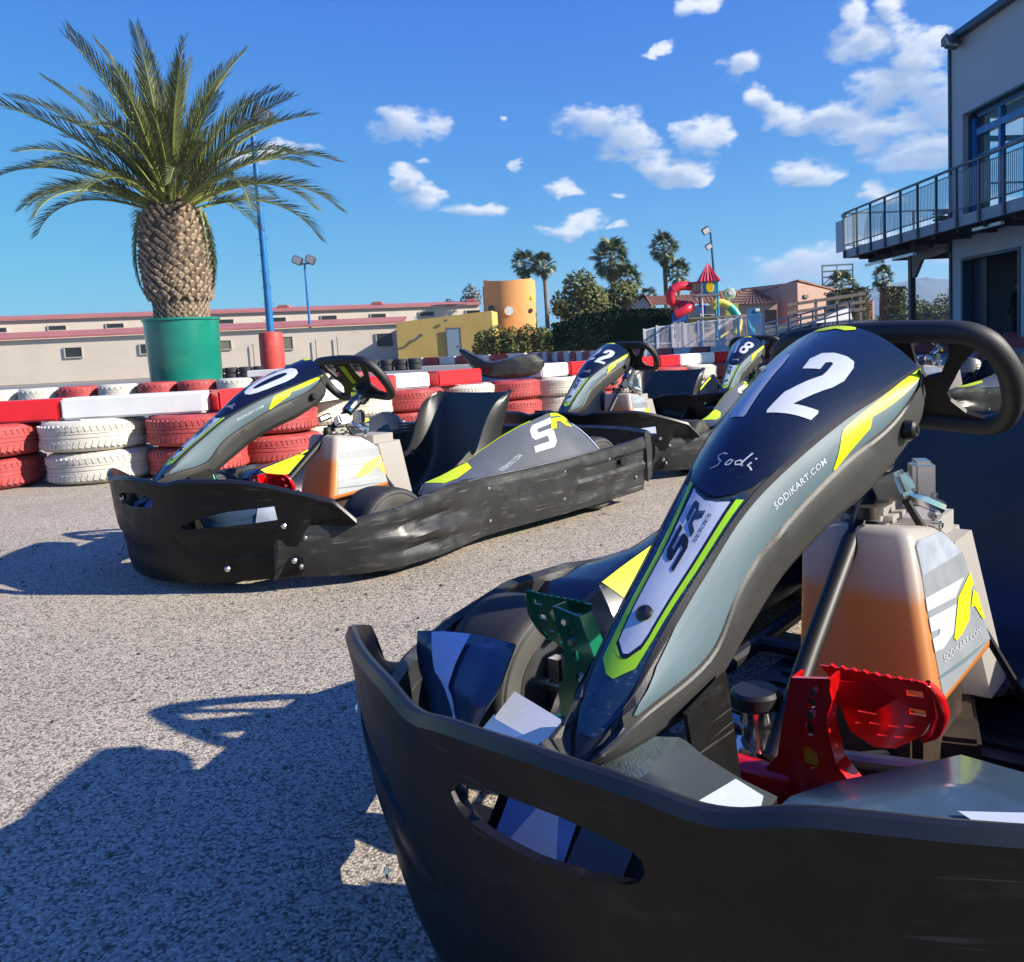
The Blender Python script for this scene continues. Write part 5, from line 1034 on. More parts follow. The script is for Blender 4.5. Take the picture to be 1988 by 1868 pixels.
bm = BM(); box(bm, (.65, -.005, 1.1), (.86, .02, 2.2)); d_ = obj('door', bm, mat('blue_grey_door', (.20, .27, .33), .5, var=.06), yb); bm = BM(); box(bm, (.95, -.03, 1.05), (.04, .03, .12)); obj('handle', bm, lampm, d_)
for a, b, c, e in ((.65, 2.23, 1.0, .07), (.19, 1.1, .07, 2.2), (1.11, 1.1, .07, 2.2)):
    bm = BM(); box(bm, (a, -.012, b), (c, .03, e)); obj('door_frame', bm, lampm, yb)
bm = BM(); prism(bm, [(-2.4, 1.55), (-2.0, 1.62), (-1.75, 1.78), (-1.6, 1.95), (-1.4, 1.98), (-1.35, 1.85), (-1.6, 1.72), (-1.8, 1.55), (-2.05, 1.5)], lambda a, b, c: (a, .018 + c, b), -.03); obj('wall_mark', bm, lampm, yb)
bm = BM(); box(bm, (.2, -.03, 2.75), (.22, .05, .12)); obj('wall_lamp', bm, lampm, yb)
ot = thing('orange_tower', 'curved orange tower facade with a round white window', 'tower', (-4.85, 62, 0)); oran = mat('orange_render', (.68, .30, .10), .8, var=.05, scale=.5, bump=.3, bscale=8, bdist=.01, wear=((.60, .26, .09), .5, .7))
bm = BM(); rows = []
for k in range(33):
    a = R(-178 + 176 * k / 32); f = k / 32; zt = 5.60 - .10 * f - .14 * math.sin(math.pi * min(1, f * 1.15)) ** 2 - (.12 if f > .9 else 0); rows.append([(1.82 * math.cos(a), 1.25 * math.sin(a) - .3, 0), (1.82 * math.cos(a), 1.25 * math.sin(a) - .3, zt), (1.6 * math.cos(a), 1.05 * math.sin(a) - .3, zt), (1.6 * math.cos(a), 1.05 * math.sin(a) - .3, 0)])
V = loft(bm, rows, close_u=True); bm.faces.new(V[0]); bm.faces.new(V[-1][::-1]); obj('wall', bm, oran, ot, True, 50)
bm = BM(); box(bm, (-.35, 1.2, 2.6), (3.2, 2.2, 5.2)); obj('rear_block', bm, mat('dark_slate', (.07, .065, .07), .7), ot)
bm = BM(); lathe(bm, [(0, .06), (.30, .06), (.32, .0)], 24, Matrix.Translation((.0, -1.55, 3.34)) @ Matrix.Rotation(R(90), 4, 'X')); wn = obj('window', bm, mat('white_round_glass', (.78, .78, .76), .2), ot, True)
bm = BM(); lathe(bm, [(.30, .07), (.36, .09), (.38, 0)], 24, Matrix.Translation((.0, -1.53, 3.34)) @ Matrix.Rotation(R(90), 4, 'X')); obj('frame', bm, oran, wn, True)
bm = BM(); box(bm, (-1.30, -1.20, 3.45), (.42, .12, .62), rz=-.6); obj('dark_opening', bm, darkwin, ot)
bm = BM(); lathe(bm, [(0, .05), (.16, .05), (.17, 0)], 14, Matrix.Translation((1.45, -1.09, 3.3)) @ Matrix.Rotation(R(38), 4, 'Z') @ Matrix.Rotation(R(90), 4, 'X')); obj('window', bm, darkwin, ot)
bm = BM(); lathe(bm, [(0, .05), (.14, .05), (.15, 0)], 14, Matrix.Translation((1.58, -.98, 4.2)) @ Matrix.Rotation(R(42), 4, 'Z') @ Matrix.Rotation(R(90), 4, 'X')); obj('yellow_lamp', bm, neon, ot)

# ------------------------------------------------------------------ houses behind the playground
tile = mat('terracotta_tiles', (.26, .115, .075), .8, var=.3, scale=2.5, bump=1, bscale=14, bdist=.02); pinkw = mat('pink_render', (.47, .30, .235), .85, var=.05, scale=.6); greyw = mat('pale_grey_render', (.42, .39, .38), .85, var=.05)
def tiled_roof(name, par, quad, m, nx, ny):
    """quad: four local corners (eave a, eave b, ridge b, ridge a); rows of rounded tiles as geometry"""
    A, B, Cc, D = [Vector(q) for q in quad]; n = (B - A).cross(D - A).normalized(); n = n if n.z > 0 else -n; bm = BM(); rows = []
    for j in range(ny + 1):
        for st in (0, 1):
            f = min(1, (j + (0 if st == 0 else .96)) / ny); 
            if j == ny and st: continue
            a, b = A.lerp(D, f), B.lerp(Cc, f); lift = .05 if st == 0 else .0
            rows.append([a.lerp(b, i / (nx * 2)) + n * (lift + (.05 if i % 2 else 0)) for i in range(nx * 2 + 1)])
    loft(bm, rows); return obj(name, bm, m, par)
h1 = thing('tiled_house', 'low pale house with a terracotta gable roof behind the hedge', 'house', (5, 55, 0))
bm = BM(); P = [(-2.2, 0), (-2.2, 2.5), (-.87, 3.55), (-.5, 3.0), (-.5, 0)]; prism(bm, P, lambda a, b, c: (a, c, b), 6); obj('gable_wall', bm, greyw, h1)
bm = BM(); box(bm, (2.0, 1.6, 1.4), (5, 3, 2.8)); obj('wall', bm, mat('warm_beige_render', (.50, .38, .30), .85), h1)
tiled_roof('roof', h1, [(-.55, -.2, 2.92), (4.6, -.2, 2.80), (4.6, 3.2, 3.62), (-.95, 3.0, 3.66)], tile, 22, 8)
tiled_roof('roof', h1, [(-.45, -.25, 2.95), (-.45, 5.9, 2.95), (-.9, 5.9, 3.72), (-.9, -.25, 3.72)], tile, 14, 3)
tiled_roof('roof', h1, [(-2.4, -.25, 2.35), (-2.4, 5.9, 2.35), (-.88, 5.9, 3.72), (-.88, -.25, 3.72)], tile, 14, 5)
window(h1, 3.0, .08, 1.8, .7, .8, 0)
h2 = thing('pink_building', 'pink rendered hall with a shallow gable and a dark hipped porch roof', 'building', (12.1, 48, 0))
bm = BM(); prism(bm, [(-2.1, 0), (-2.1, 2.75), (0, 3.60), (1.5, 3.16), (1.5, 0)], lambda a, b, c: (a * .1 + 0, 0, 0), 1) if False else None
# gable wall facing right-front and long wall facing left-front meet at the tall corner x=0
bm = BM(); vs_ = [bm.verts.new(v) for v in ((-2.4, 3.5, 0), (0, 0, 0), (0, 0, 3.55), (-2.4, 3.5, 3.55))]; bm.faces.new(vs_); v2 = [bm.verts.new(v) for v in ((0, 0, 0), (3.2, 1.5, 0), (3.2, 1.5, 2.75), (0, 0, 3.55))]; bm.faces.new(v2); bmesh.ops.remove_doubles(bm, verts=bm.verts, dist=1e-4); ow = obj('wall', bm, pinkw, h2, recalc=False); solidify(ow, .3, 0); bake(ow)
bm = BM(); vs_ = [(-2.6, 3.5, 2.9), (0, -.2, 3.60), (3.4, 1.4, 2.78), (1.0, 5.3, 2.4)]; a_ = [bm.verts.new(v) for v in vs_]; b_ = [bm.verts.new((v[0], v[1], v[2] + .09)) for v in vs_]; bm.faces.new(a_); bm.faces.new(b_[::-1])
for i in range(4): bm.faces.new((a_[i], a_[(i + 1) % 4], b_[(i + 1) % 4], b_[i]))
obj('roof', bm, tile, h2)
bm = BM(); box(bm, (-2.7, .4, 1.25), (2.9, 1.6, 2.5)); obj('porch_wall', bm, pinkw, h2)
tiled_roof('porch_roof', h2, [(-4.3, -.6, 2.45), (-1.1, -.6, 2.38), (-1.9, 1.6, 3.28), (-2.4, 1.8, 3.38)], mat('dark_tiles', (.10, .05, .045), .8, var=.2, scale=3), 14, 6)
tiled_roof('roof', h2, [(-5.6, .5, 2.75), (-2.6, .5, 2.72), (-2.3, 3, 3.35), (-5.6, 3, 3.42)], tile, 14, 5)
bm = BM(); box(bm, (-1.6, -.42, 1.05), (.62, .06, 2.1)); obj('doorway', bm, darkwin, h2)
bm = BM(); box(bm, (.45, .05, 2.75), (.28, .12, .18), rz=.4); obj('wall_lamp', bm, lampm, h2)

# ------------------------------------------------------------------ play structure
cR = mat('red_play_plastic', (.58, .02, .04), .35, var=.1); cY = mat('yellow_play_plastic', (.66, .55, .10), .4, var=.08); cG = mat('green_play_plastic', (.02, .38, .27), .4); cT = mat('turquoise_play_plastic', (.03, .26, .36), .4); cB = mat('blue_play_panel', (.03, .10, .34), .45, var=.1); cP = mat('pink_red_plastic', (.66, .08, .12), .4)
ps = thing('play_structure', 'multicoloured play structure with red tube slide and little red tower roof', 'play structure', (5.38, 36, 0))
bm = BM(); V = [bm.verts.new(v) for v in ((-.46, -.45, 3.02), (.46, -.45, 3.02), (.46, .45, 3.02), (-.46, .45, 3.02), (0, 0, 3.80))]
for i in range(4): bm.faces.new((V[i], V[(i + 1) % 4], V[4]))
bm.faces.new(V[:4]); rf = obj('tower_roof', bm, cR, ps)
for k in range(6):
    bm = BM(); a = -.38 + k * .15; tube(bm, [(a, -.47, 3.03), (a * .12, -.05, 3.74)], .018, 5); obj('roof_rib', bm, cP, rf)
for sx in (-.33, .33):
    for sy in (-.33, .33):
        bm = BM(); tube(bm, [(sx, sy, 0), (sx, sy, 3.05)], .045, 8); obj('post', bm, cT if sx > 0 else mat('pale_post', (.45, .40, .42), .5), ps)
bm = BM(); box(bm, (-.0, -.36, 2.76), (.56, .05, .50), bev=.02); tp = obj('turquoise_panel', bm, cT, ps); bm = BM(); lathe(bm, [(0, .03), (.17, .03), (.19, 0)], 20, Matrix.Translation((0, -.385, 2.78)) @ Matrix.Rotation(R(90), 4, 'X') @ Matrix.Diagonal((.9, 1.25, 1, 1))); obj('yellow_oval', bm, mat('deep_yellow_plastic', (.72, .46, .0), .4), tp, True)
for z in (2.46, 1.55): bm = BM(); box(bm, (-.1 if z > 2 else .2, 0, z), (1.0 if z > 2 else 2.2, .8, .07)); obj('deck', bm, mat('grey_deck', (.2, .19, .2), .6), ps)
bm = BM(); box(bm, (-.48, 0, 2.78), (.42, .5, .44), bev=.03); obj('bridge', bm, mat('beige_play_net', (.45, .28, .18), .6), ps)
for z in (2.56, 3.0): bm = BM(); box(bm, (-.48, -.27, z), (.46, .05, .06)); obj('rail', bm, cR, ps)
bm = BM(); q = [(-.72, 0, 2.86)]
for k in range(1, 22): a = R(80 + 16 * k); q.append((-1.22 + .42 * math.cos(a) + .0 * k, .42 * math.sin(R(17 * k)) * .7, 2.42 + .44 * math.sin(a) - .020 * k)) if k < 14 else q.append((-1.28 + .07 * (k - 13), -.35 + .02 * k, 2.02 - .05 * (k - 13)))
q = [(-.72, 0, 2.86), (-.95, -.05, 2.90), (-1.25, -.15, 2.88), (-1.50, -.2, 2.76), (-1.62, -.2, 2.55), (-1.60, -.1, 2.34), (-1.45, .1, 2.20), (-1.2, .2, 2.15), (-.95, .1, 2.12), (-.80, -.1, 2.06), (-.95, -.3, 1.94), (-1.2, -.35, 1.82), (-1.45, -.35, 1.72)]
tube(bm, resample(q, 40, 3), .185, 14); sl = obj('red_tube_slide', bm, cR, ps, True)
for f in (3, 6, 9):
    bm = BM(); c = Vector(q[f]); d = (Vector(q[f + 1]) - Vector(q[f - 1])).normalized(); lathe(bm, [(.185, -.02), (.20, -.02), (.20, .02), (.185, .02)], 16, Matrix.Translation(c) @ d.to_track_quat('Z', 'Y').to_matrix().to_4x4()); obj('slide_joint', bm, cP, sl)
q2 = [(.10, -.1, 1.98), (.30, -.1, 2.12), (.55, -.1, 2.12), (.80, -.1, 1.98), (1.0, -.1, 1.78)]; q3 = [(1.0, -.1, 1.78), (1.14, -.1, 1.58), (1.20, -.1, 1.38)]; q3b = [(.83, -.1, 1.96), (1.02, -.1, 1.76), (1.15, -.1, 1.55)]
bm = BM(); tube(bm, resample(q2, 16, 3), .17, 14); obj('yellow_tube_slide', bm, cY, ps, True)
bm = BM(); tube(bm, resample(q3b, 10, 3), .178, 14); obj('green_tube_section', bm, cG, ps, True)
bm = BM(); tube(bm, resample([(1.16, -.1, 1.5), (1.2, -.1, 1.25), (1.12, -.2, 1.0), (.98, -.3, .80)], 12, 3), .17, 14); tube(bm, resample([(1.22, -.05, 1.4), (1.38, -.1, 1.1), (1.40, -.2, .6)], 12, 3), .10, 10); obj('yellow_slide_end', bm, cY, ps, True)
bm = BM(); tube(bm, [(1.1, -.1, 1.05), (.6, -.3, .85), (.2, -.5, .62)], .05, 8); obj('yellow_bar', bm, cY, ps)
bm = BM(); lathe(bm, [(.0, .05), (.17, .06), (.22, .05), (.25, .0)], 22, Matrix.Translation((.86, -.1, 2.48)) @ Matrix.Rotation(R(90), 4, 'X')); dd = obj('round_panel', bm, mat('pale_green_panel', (.35, .50, .30), .4), ps, True); bm = BM(); lathe(bm, [(0, .02), (.12, .02), (.13, 0)], 16, Matrix.Translation((.92, -.16, 2.53)) @ Matrix.Rotation(R(90), 4, 'X')); obj('white_bubble', bm, lens, dd)
bm = BM(); box(bm, (1.0, .3, 1.85), (.55, .06, .5)); box(bm, (-.3, .1, 1.45), (1.5, .06, .35)); obj('yellow_panel', bm, mat('olive_yellow_panel', (.42, .40, .08), .5), ps)
bm = BM(); box(bm, (-1.28, -.3, 1.62), (.62, .06, .42)); box(bm, (-.35, -.2, 1.9), (.36, .06, .35)); obj('blue_panel', bm, cB, ps)
bm = BM(); box(bm, (1.95, .5, 1.20), (.55, .08, 1.35), ry=-.03); obj('tall_blue_panel', bm, mat('tall_blue_board', (.03, .15, .32), .45), ps); bm = BM(); box(bm, (2.1, .44, 1.78), (.18, .04, .12)); obj('white_notice', bm, lens, ps)
bm = BM(); loft(bm, [[(1.55, -.2, 1.45), (1.62, .25, 1.45)], [(1.6, -.3, 1.1), (1.8, .2, 1.1)], [(1.75, -.4, .8), (2.1, .1, .8)], [(1.95, -.6, .6), (2.4, 0, .6)]]); tq = obj('turquoise_slide', bm, cT, ps, True); solidify(tq, .05); bake(tq)
for x in (-1.3, -.9, .6, 1.0): bm = BM(); tube(bm, [(x, 0, 0), (x, 0, 2.1 if x < 0 else 1.9)], .035, 8); obj('post', bm, mat('grey_post', (.4, .4, .42), .5), ps)

# white mesh fence
fw_ = thing('mesh_fence', 'white slatted mesh fence in front of the play structure', 'fence', (2.06, 28, -.173)); fw_.scale = (1.273, 1.273, 1.273); white_f = mat('white_fence_paint', (.74, .75, .76), .5, var=.04); 
FX = [0, .33, .72, 1.02, 1.40, 1.92, 2.42, 3.05]; FT = [1.0, 1.07, 1.09, 1.10, 1.14, 1.17, 1.19, 1.23]
for i, x in enumerate(FX):
    bm = BM(); box(bm, (x + .0, .06 * x, FT[i] / 2), (.055, .055, FT[i])); obj('post', bm, white_f, fw_)
    if i:
        bm = BM(); x0, x1 = FX[i - 1], x; n = int((x1 - x0) / .032)
        for k in range(1, n): xx = x0 + (x1 - x0) * k / n; zt = FT[i - 1] + (FT[i] - FT[i - 1]) * k / n - .05; box(bm, (xx, .06 * xx, (zt + .1) / 2), (.0135, .012, zt - .1))
        for z in (.12, .6): box(bm, ((x0 + x1) / 2, .06 * (x0 + x1) / 2, z), (x1 - x0, .015, .03))
        box(bm, ((x0 + x1) / 2, .06 * (x0 + x1) / 2, (FT[i - 1] + FT[i]) / 2 - .05), (x1 - x0, .02, .035), ry=-math.atan2(FT[i] - FT[i - 1], x1 - x0)); obj('mesh_panel', bm, white_f, fw_)

# ------------------------------------------------------------------ stands, rails and clutter on the right
gal = mat('galvanised_steel', (.33, .36, .40), .4, .8, var=.2, scale=3); woodb = mat('grey_brown_wood', (.20, .155, .13), .8, var=.2, scale=4)
sd_ = thing('metal_bleachers', 'grey metal bleachers climbing to the right behind kart 18', 'bleachers', (6.2, 30, 0))
for k in range(9):
    bm = BM(); box(bm, (.35 + k * .36, .1 * k, .62 + .10 * k), (.62, .5, .05), ry=-.18); obj('seat_board', bm, gal, sd_)
for k in range(8):
    bm = BM(); tube(bm, [(.1 + k * .42, -.3, 0), (.1 + k * .42, -.3, 1.1 + .09 * k)], .03, 6); obj('post', bm, blue_d, sd_)
for z in (0., .18, .36):
    bm = BM(); tube(bm, [(0, -.32, .70 + z), (3.2, -.32, 1.36 + z)], .028, 6); obj('rail', bm, gal, sd_)
bm = BM(); box(bm, (2.1, .5, .55), (4.3, .05, 1.0)); obj('back_sheet', bm, mat('slate_grey_sheet', (.16, .18, .2), .6, var=.3, scale=1.2), sd_)
wr = thing('wooden_railing', 'brown wooden railing in front of the pink building', 'railing', (8.2, 33, 0))
for z in (1.25, 1.52, 1.82): bm = BM(); box(bm, (1.2, 0, z + .12), (3.0, .05, .12), ry=-.10); obj('rail', bm, woodb, wr)
for x in (0, .8, 1.6, 2.5): bm = BM(); box(bm, (x, .04, .95 + .05 * x), (.10, .08, 1.9 + .1 * x)); obj('post', bm, woodb, wr)
cv = thing('white_canopy', 'white slanted canopy sheet below the wooden railing', 'canopy', (8.45, 30, 0)); bm = BM(); V = [bm.verts.new(v) for v in ((-.35, 0, 1.00), (.98, 0, 1.05), (.98, .3, 1.56), (.6, .3, 1.40))]; bm.faces.new(V); o = obj('sheet', bm, white_cap, cv); solidify(o, .03); bake(o)
for x in (-.3, .9): bm = BM(); tube(bm, [(x, 0, 0), (x, 0, 1.02)], .025, 6); obj('post', bm, gal, cv)
bl = [(8.0, 26.5, .55), (8.65, 26.4, .7), (7.4, 26.7, .5)]
for i, (x, y, w) in enumerate(bl):
    t = thing('crowd_barrier', ['blue steel barrier left of the lone column', 'blue steel barrier nearest the lone column', 'blue steel barrier beside the bleachers'][i], 'barrier', (x, y, 0), group='blue barriers near the column')
    bm = BM(); tube(bm, [(-w / 2, 0, 0), (-w / 2, 0, .98), (w / 2, 0, .98), (w / 2, 0, 0)], .02, 6); tube(bm, [(-w / 2, 0, .2), (w / 2, 0, .2)], .016, 6); obj('frame', bm, blue_p, t)
    for k in range(1, 6): bm = BM(); tube(bm, [(-w / 2 + w * k / 6, 0, .2), (-w / 2 + w * k / 6, 0, .98)], .009, 5); obj('bar', bm, blue_p, t)
rl = thing('steel_railing', 'long grey steel railing beyond the column under the terrace', 'railing', (9.5, 27, 0))
for k in range(14): bm = BM(); tube(bm, [(k * .22, 0, 0), (k * .22, 0, 1.08)], .014, 5); obj('baluster', bm, blue_d, rl)
for z in (.35, 1.08): bm = BM(); tube(bm, [(0, 0, z), (3.0, 0, z)], .02, 6); obj('rail', bm, gal, rl)
for i, (x, y, c) in enumerate(((10.2, 28.5, cB), (10.9, 29.0, white_cap), (10.0, 30, gal))):
    t = thing('stacked_crate', ['blue crate', 'white crate', 'grey crate'][i] + ' standing beyond the steel railing', 'crate', (x, y, 0)); bm = BM(); box(bm, (0, 0, .45), (.6, .5, .9), bev=.03); obj('body', bm, c, t); bm = BM(); box(bm, (0, 0, .93), (.66, .56, .06), bev=.01); obj('lid', bm, lampm, t)
bf = thing('sign_scaffold', 'empty sign scaffold of grey-green steel on the skyline', 'scaffold', (16.85, 60, 0)); gs = mat('grey_green_steel', (.15, .21, .22), .5, .3)
for x, z in ((0, 5.3), (2.1, 5.3)): bm = BM(); tube(bm, [(x, 0, 0), (x, 0, z)], .06, 6); obj('post', bm, gs, bf)
for z in (3.95, 4.5, 4.9, 5.3): bm = BM(); box(bm, (1.05, 0, z), (2.2, .08, .11)); obj('cross_beam', bm, gs, bf)
for a in ((0, 3.95, 1, 4.9), (1, 4.9, 2.1, 3.95), (1, 3.95, 1, 5.3)): bm = BM(); tube(bm, [(a[0], 0, a[1]), (a[2], 0, a[3])], .04, 5); obj('brace', bm, gs, bf)
fan_palm('ragged palm in front of the sign scaffold', 17.9, 59, 3.9, 1.1, 30, .12, 8, 9)
fan_palm('slim palm just left of the terrace column', 15.75, 45, 3.45, .62, 26, .08, 8, 11)
hedge('square clipped brown-green hedge right of the pink building', [(13.0, 45, 2.66), (13.8, 45, 2.78), (14.75, 45, 2.80)], 2, .8, green4, 2200, .07)
hedge('square clipped hedge seen behind the terrace column', [(15.75, 45, 2.78), (16.7, 45, 2.73)], 2, .6, green4, 1600, .07)
t = thing('red_shed', 'small red shed between the two square hedges', 'shed', (15.2, 46.5, 0)); bm = BM(); box(bm, (0, 0, 1.1), (.7, .8, 2.2)); obj('wall', bm, mat('dull_red_wall', (.34, .07, .06), .7, var=.15), t); bm = BM(); box(bm, (.42, 0, 1.15), (.1, .8, 2.3)); obj('white_edge', bm, white_cap, t)
for i, (x, y, s) in enumerate(((43.5, 118, 1.4), (45.8, 120, 2.4), (48, 122, 1.8), (50.3, 119, 2.2), (53, 121, 2.8), (56, 124, 2.4), (41.5, 117, 1.0), (60, 122, 2.6))):
    tree(['small pale tree at the left foot of the mountain', 'rounded tree below the mountain slope', 'low tree right of the rounded one', 'bushy tree near the building corner', 'dark tree half behind the building corner', 'broad tree behind the terrace wall', 'tiny shrub tree beyond the steel railing', 'far right tree behind the hall'][i], x, y, [(0, 0, s * .9 + 1.2, s), (s * .7, 0, s * .7 + 1, s * .8), (-s * .8, 0, s * .6 + 1, s * .7)], (s + .8, .2), 1100, .22, green1, seed=20 + i, group='trees below the mountain')
# far fields tree belt and the mountain
bm = BM(); blobs = [(x, 190 + 12 * math.sin(x), 1.6 + 1.2 * hsh(x), 3.2) for x in range(-120, 140, 5)]; leafcloud(bm, blobs, 14000, .6, 9, .8); g = obj('far_tree_belt', bm, green1, recalc=False); tag(g, 'continuous belt of far trees along the horizon', 'trees'); g['kind'] = 'stuff'
bm = BM(); rows = []
prof = [(820, 0), (880, 60), (930, 108), (960, 118), (990, 130), (1030, 144), (1075, 156), (1130, 168), (1200, 178), (1290, 170), (1400, 150), (1550, 130), (1750, 90), (2000, 30), (2200, 0)]
for j in range(12):
    f = j / 11; rows.append([(x + 60 * mnoise.noise(Vector((i * .4, f * 3, 0))), 2450 + f * 700, -2 + z * math.sin(math.pi * min(1, .02 + f * .9) * .62) * (1 + .10 * mnoise.noise(Vector((i * .8, f * 5, 1))))) for i, (x, z) in enumerate(resample([(a, b, 0) for a, b in prof], 70, 2) and [(q[0], q[1]) for q in resample([(a, b, 0) for a, b in prof], 70, 2)])])
loft(bm, rows); struct(obj('mountain', bm, mat('mountain_forest', (.040, .060, .048), .95, var=.3, scale=.01), None, True, 80))

# ------------------------------------------------------------------ two-storey hall with terrace on the right
bd = thing('clubhouse', 'grey two-storey clubhouse with blue framed terrace windows and an open garage door', 'building', (10.22, 23.8, 0), (0, 0, math.atan2(-17.8, 1.424)))
# local frame: +X runs along the front wall towards the camera, +Y into the building
LX = 16.25
panel = mat('grey_cladding', (.37, .385, .41), .55, var=.05, scale=.8, metal=0); rib = mat('light_corrugated_sheet', (.50, .51, .53), .5, var=.06, scale=1.2); roofm = mat('dark_teal_trim', (.02, .055, .09), .45, var=.1)
bluef = mat('blue_window_frame', (.012, .13, .36), .35, var=.08, coat=.2); glass = bpy.data.materials.new('window_glass'); glass.use_nodes = True
gt = glass.node_tree; gb = gt.nodes['Principled BSDF']; gb.inputs['Base Color'].default_value = (.75, .86, .9, 1); gb.inputs['Roughness'].default_value = .02; gb.inputs['Transmission Weight'].default_value = 1; gb.inputs['IOR'].default_value = 1.05; gb.inputs['Coat Weight'].default_value = .5
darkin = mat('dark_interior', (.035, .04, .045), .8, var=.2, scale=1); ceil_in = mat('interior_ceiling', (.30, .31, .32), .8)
def part(name, boxes, m, par=None, bev=0.):
    bm = BM()
    for b in boxes: box(bm, b[0], b[1], bev=bev)
    return obj(name, bm, m, par or bd)
# y is measured into the building; x from the far corner towards the camera
W0, DP = 0., 8.
part('upper_wall', [((LX / 2, .12, 7.12), (LX, .24, 1.92)), ((.30, .12, 4.65), (.60, .24, 3.04)), ((LX - .5, .12, 4.65), (1.0, .24, 3.04))], panel)
part('roof_trim', [((LX / 2, -.04, 8.16), (LX + .2, .34, .16)), ((-.06, DP / 2, 8.16), (.34, DP, .16)), ((LX / 2, DP, 8.16), (LX, .3, .16))], roofm)
part('roof', [((LX / 2, DP / 2, 8.05), (LX - .1, DP - .3, .08))], roofm)
part('corner_trim', [((-.01, -.01, 5.6), (.09, .09, 5.0)), ((-.01, -.01, 1.5), (.09, .09, 3.0))], roofm)
part('end_wall', [((.12, DP / 2 + .15, 7.12), (.24, DP - .3, 1.9)), ((.12, .55, 4.65), (.24, .60, 3.02)), ((.12, DP - .4, 4.65), (.24, .8, 3.02)), ((.12, DP / 2 + .15, 1.5), (.24, DP - .3, 3.0))], panel)
part('rear_wall', [((LX / 2, DP - .1, 4.0), (LX, .2, 8.0))], panel)
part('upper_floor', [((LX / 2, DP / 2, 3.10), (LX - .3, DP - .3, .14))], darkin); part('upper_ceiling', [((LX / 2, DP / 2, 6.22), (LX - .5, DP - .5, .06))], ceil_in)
# garage opening and corrugated lower wall: real ribs
G0, G1 = .52, 3.22
def ribs(x0, x1, z0, z1, name='corrugated_wall'):
    bm = BM(); n = max(2, int((x1 - x0) / .075)); A = []; 
    for k in range(n * 4 + 1):
        x = x0 + (x1 - x0) * k / (n * 4); q = k % 4; A.append((x, (.0, .03, .03, .0)[q]))
    loft(bm, [[(x, y, z0) for x, y in A], [(x, y, z1) for x, y in A]]); loft(bm, [[(x0, .2, z0), (x1, .2, z0)], [(x0, .2, z1), (x1, .2, z1)]])
    return obj(name, bm, rib, bd)
ribs(0.04, G0, 0, 3.0); ribs(G0, G1, 2.46, 3.0); ribs(G1, 7.2, 0, 3.0); ribs(7.2, 10, 2.46, 3.0); ribs(10, LX, 0, 3.0)
part('door_frame', [((G0 + .05, .10, 1.23), (.10, .26, 2.46)), ((G1 - .05, .10, 1.23), (.10, .26, 2.46)), ((G0 + (G1 - G0) / 2, .10, 2.42), (G1 - G0 - .2, .26, .08))], roofm)
part('sliding_door', [((G0 + .42, .30, 1.2), (.62, .05, 2.38))], mat('dark_door_leaf', (.02, .04, .055), .4))
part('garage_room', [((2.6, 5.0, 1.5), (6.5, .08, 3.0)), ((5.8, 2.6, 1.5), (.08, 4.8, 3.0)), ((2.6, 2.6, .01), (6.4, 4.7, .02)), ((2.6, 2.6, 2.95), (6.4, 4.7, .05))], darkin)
part('garage_shelf', [((1.9, 1.9, .78), (1.5, .5, .05)), ((1.3, 1.9, .38), (.05, .45, .75)), ((2.5, 1.9, .38), (.05, .45, .75)), ((1.9, 4.6, 1.5), (2.0, .4, .05))], mat('dull_table', (.10, .11, .11), .5))
# terrace windows
Z0, Z1, ZT = 3.30, 6.10, 5.62
mull = [.66] + [1.9 + 1.16 * k for k in range(12)]
part('window_frame', [((LX / 2 + .1, .30, Z1 - .05), (LX - 1.6, .12, .12)), ((LX / 2 + .1, .28, ZT), (LX - 1.6, .16, .17)), ((LX / 2 + .1, .30, Z0 + .06), (LX - 1.6, .12, .12))], bluef)
part('window_reveal', [((.63, .30, 4.7), (.06, .30, 2.8)), ((LX / 2, .12, 6.13), (LX - 1.6, .24, .05))], roofm)
for k, x in enumerate(mull): part('mullion', [((x + .04, .285, (Z0 + Z1) / 2), (.20 if k == 0 else .10, .13, Z1 - Z0 - .2))], bluef)
for k in range(len(mull) - 1):
    x0, x1 = mull[k] + .1, mull[k + 1] - .02
    part('glass_pane', [(((x0 + x1) / 2, .30, (Z0 + .12 + ZT - .09) / 2), (x1 - x0, .012, ZT - .09 - Z0 - .12))], glass); part('glass_pane', [(((x0 + x1) / 2, .30, (ZT + .09 + Z1 - .11) / 2), (x1 - x0, .012, Z1 - .11 - ZT - .09))], glass)
    part('glazing_bar', [(((x0 + x1) / 2, .30, 5.05), (x1 - x0, .05, .04))], bluef)
for k in range(6):
    y = .95 + k * 1.1; part('mullion', [((.12, y, 4.7), (.12, .09, 2.9))], bluef)
    if k < 5: part('glass_pane', [((.12, y + .55, 4.7), (.012, 1.0, 2.8))], glass)
part('glazing_bar', [((.12, 3.9, 4.45), (.06, 6.4, .05)), ((.12, 3.9, 5.62), (.08, 6.4, .14))], bluef)
part('inside_table', [((2.2, 1.4, 4.02), (1.2, .8, .05)), ((2.2, 1.4, 3.65), (.08, .08, .72))], lampm)
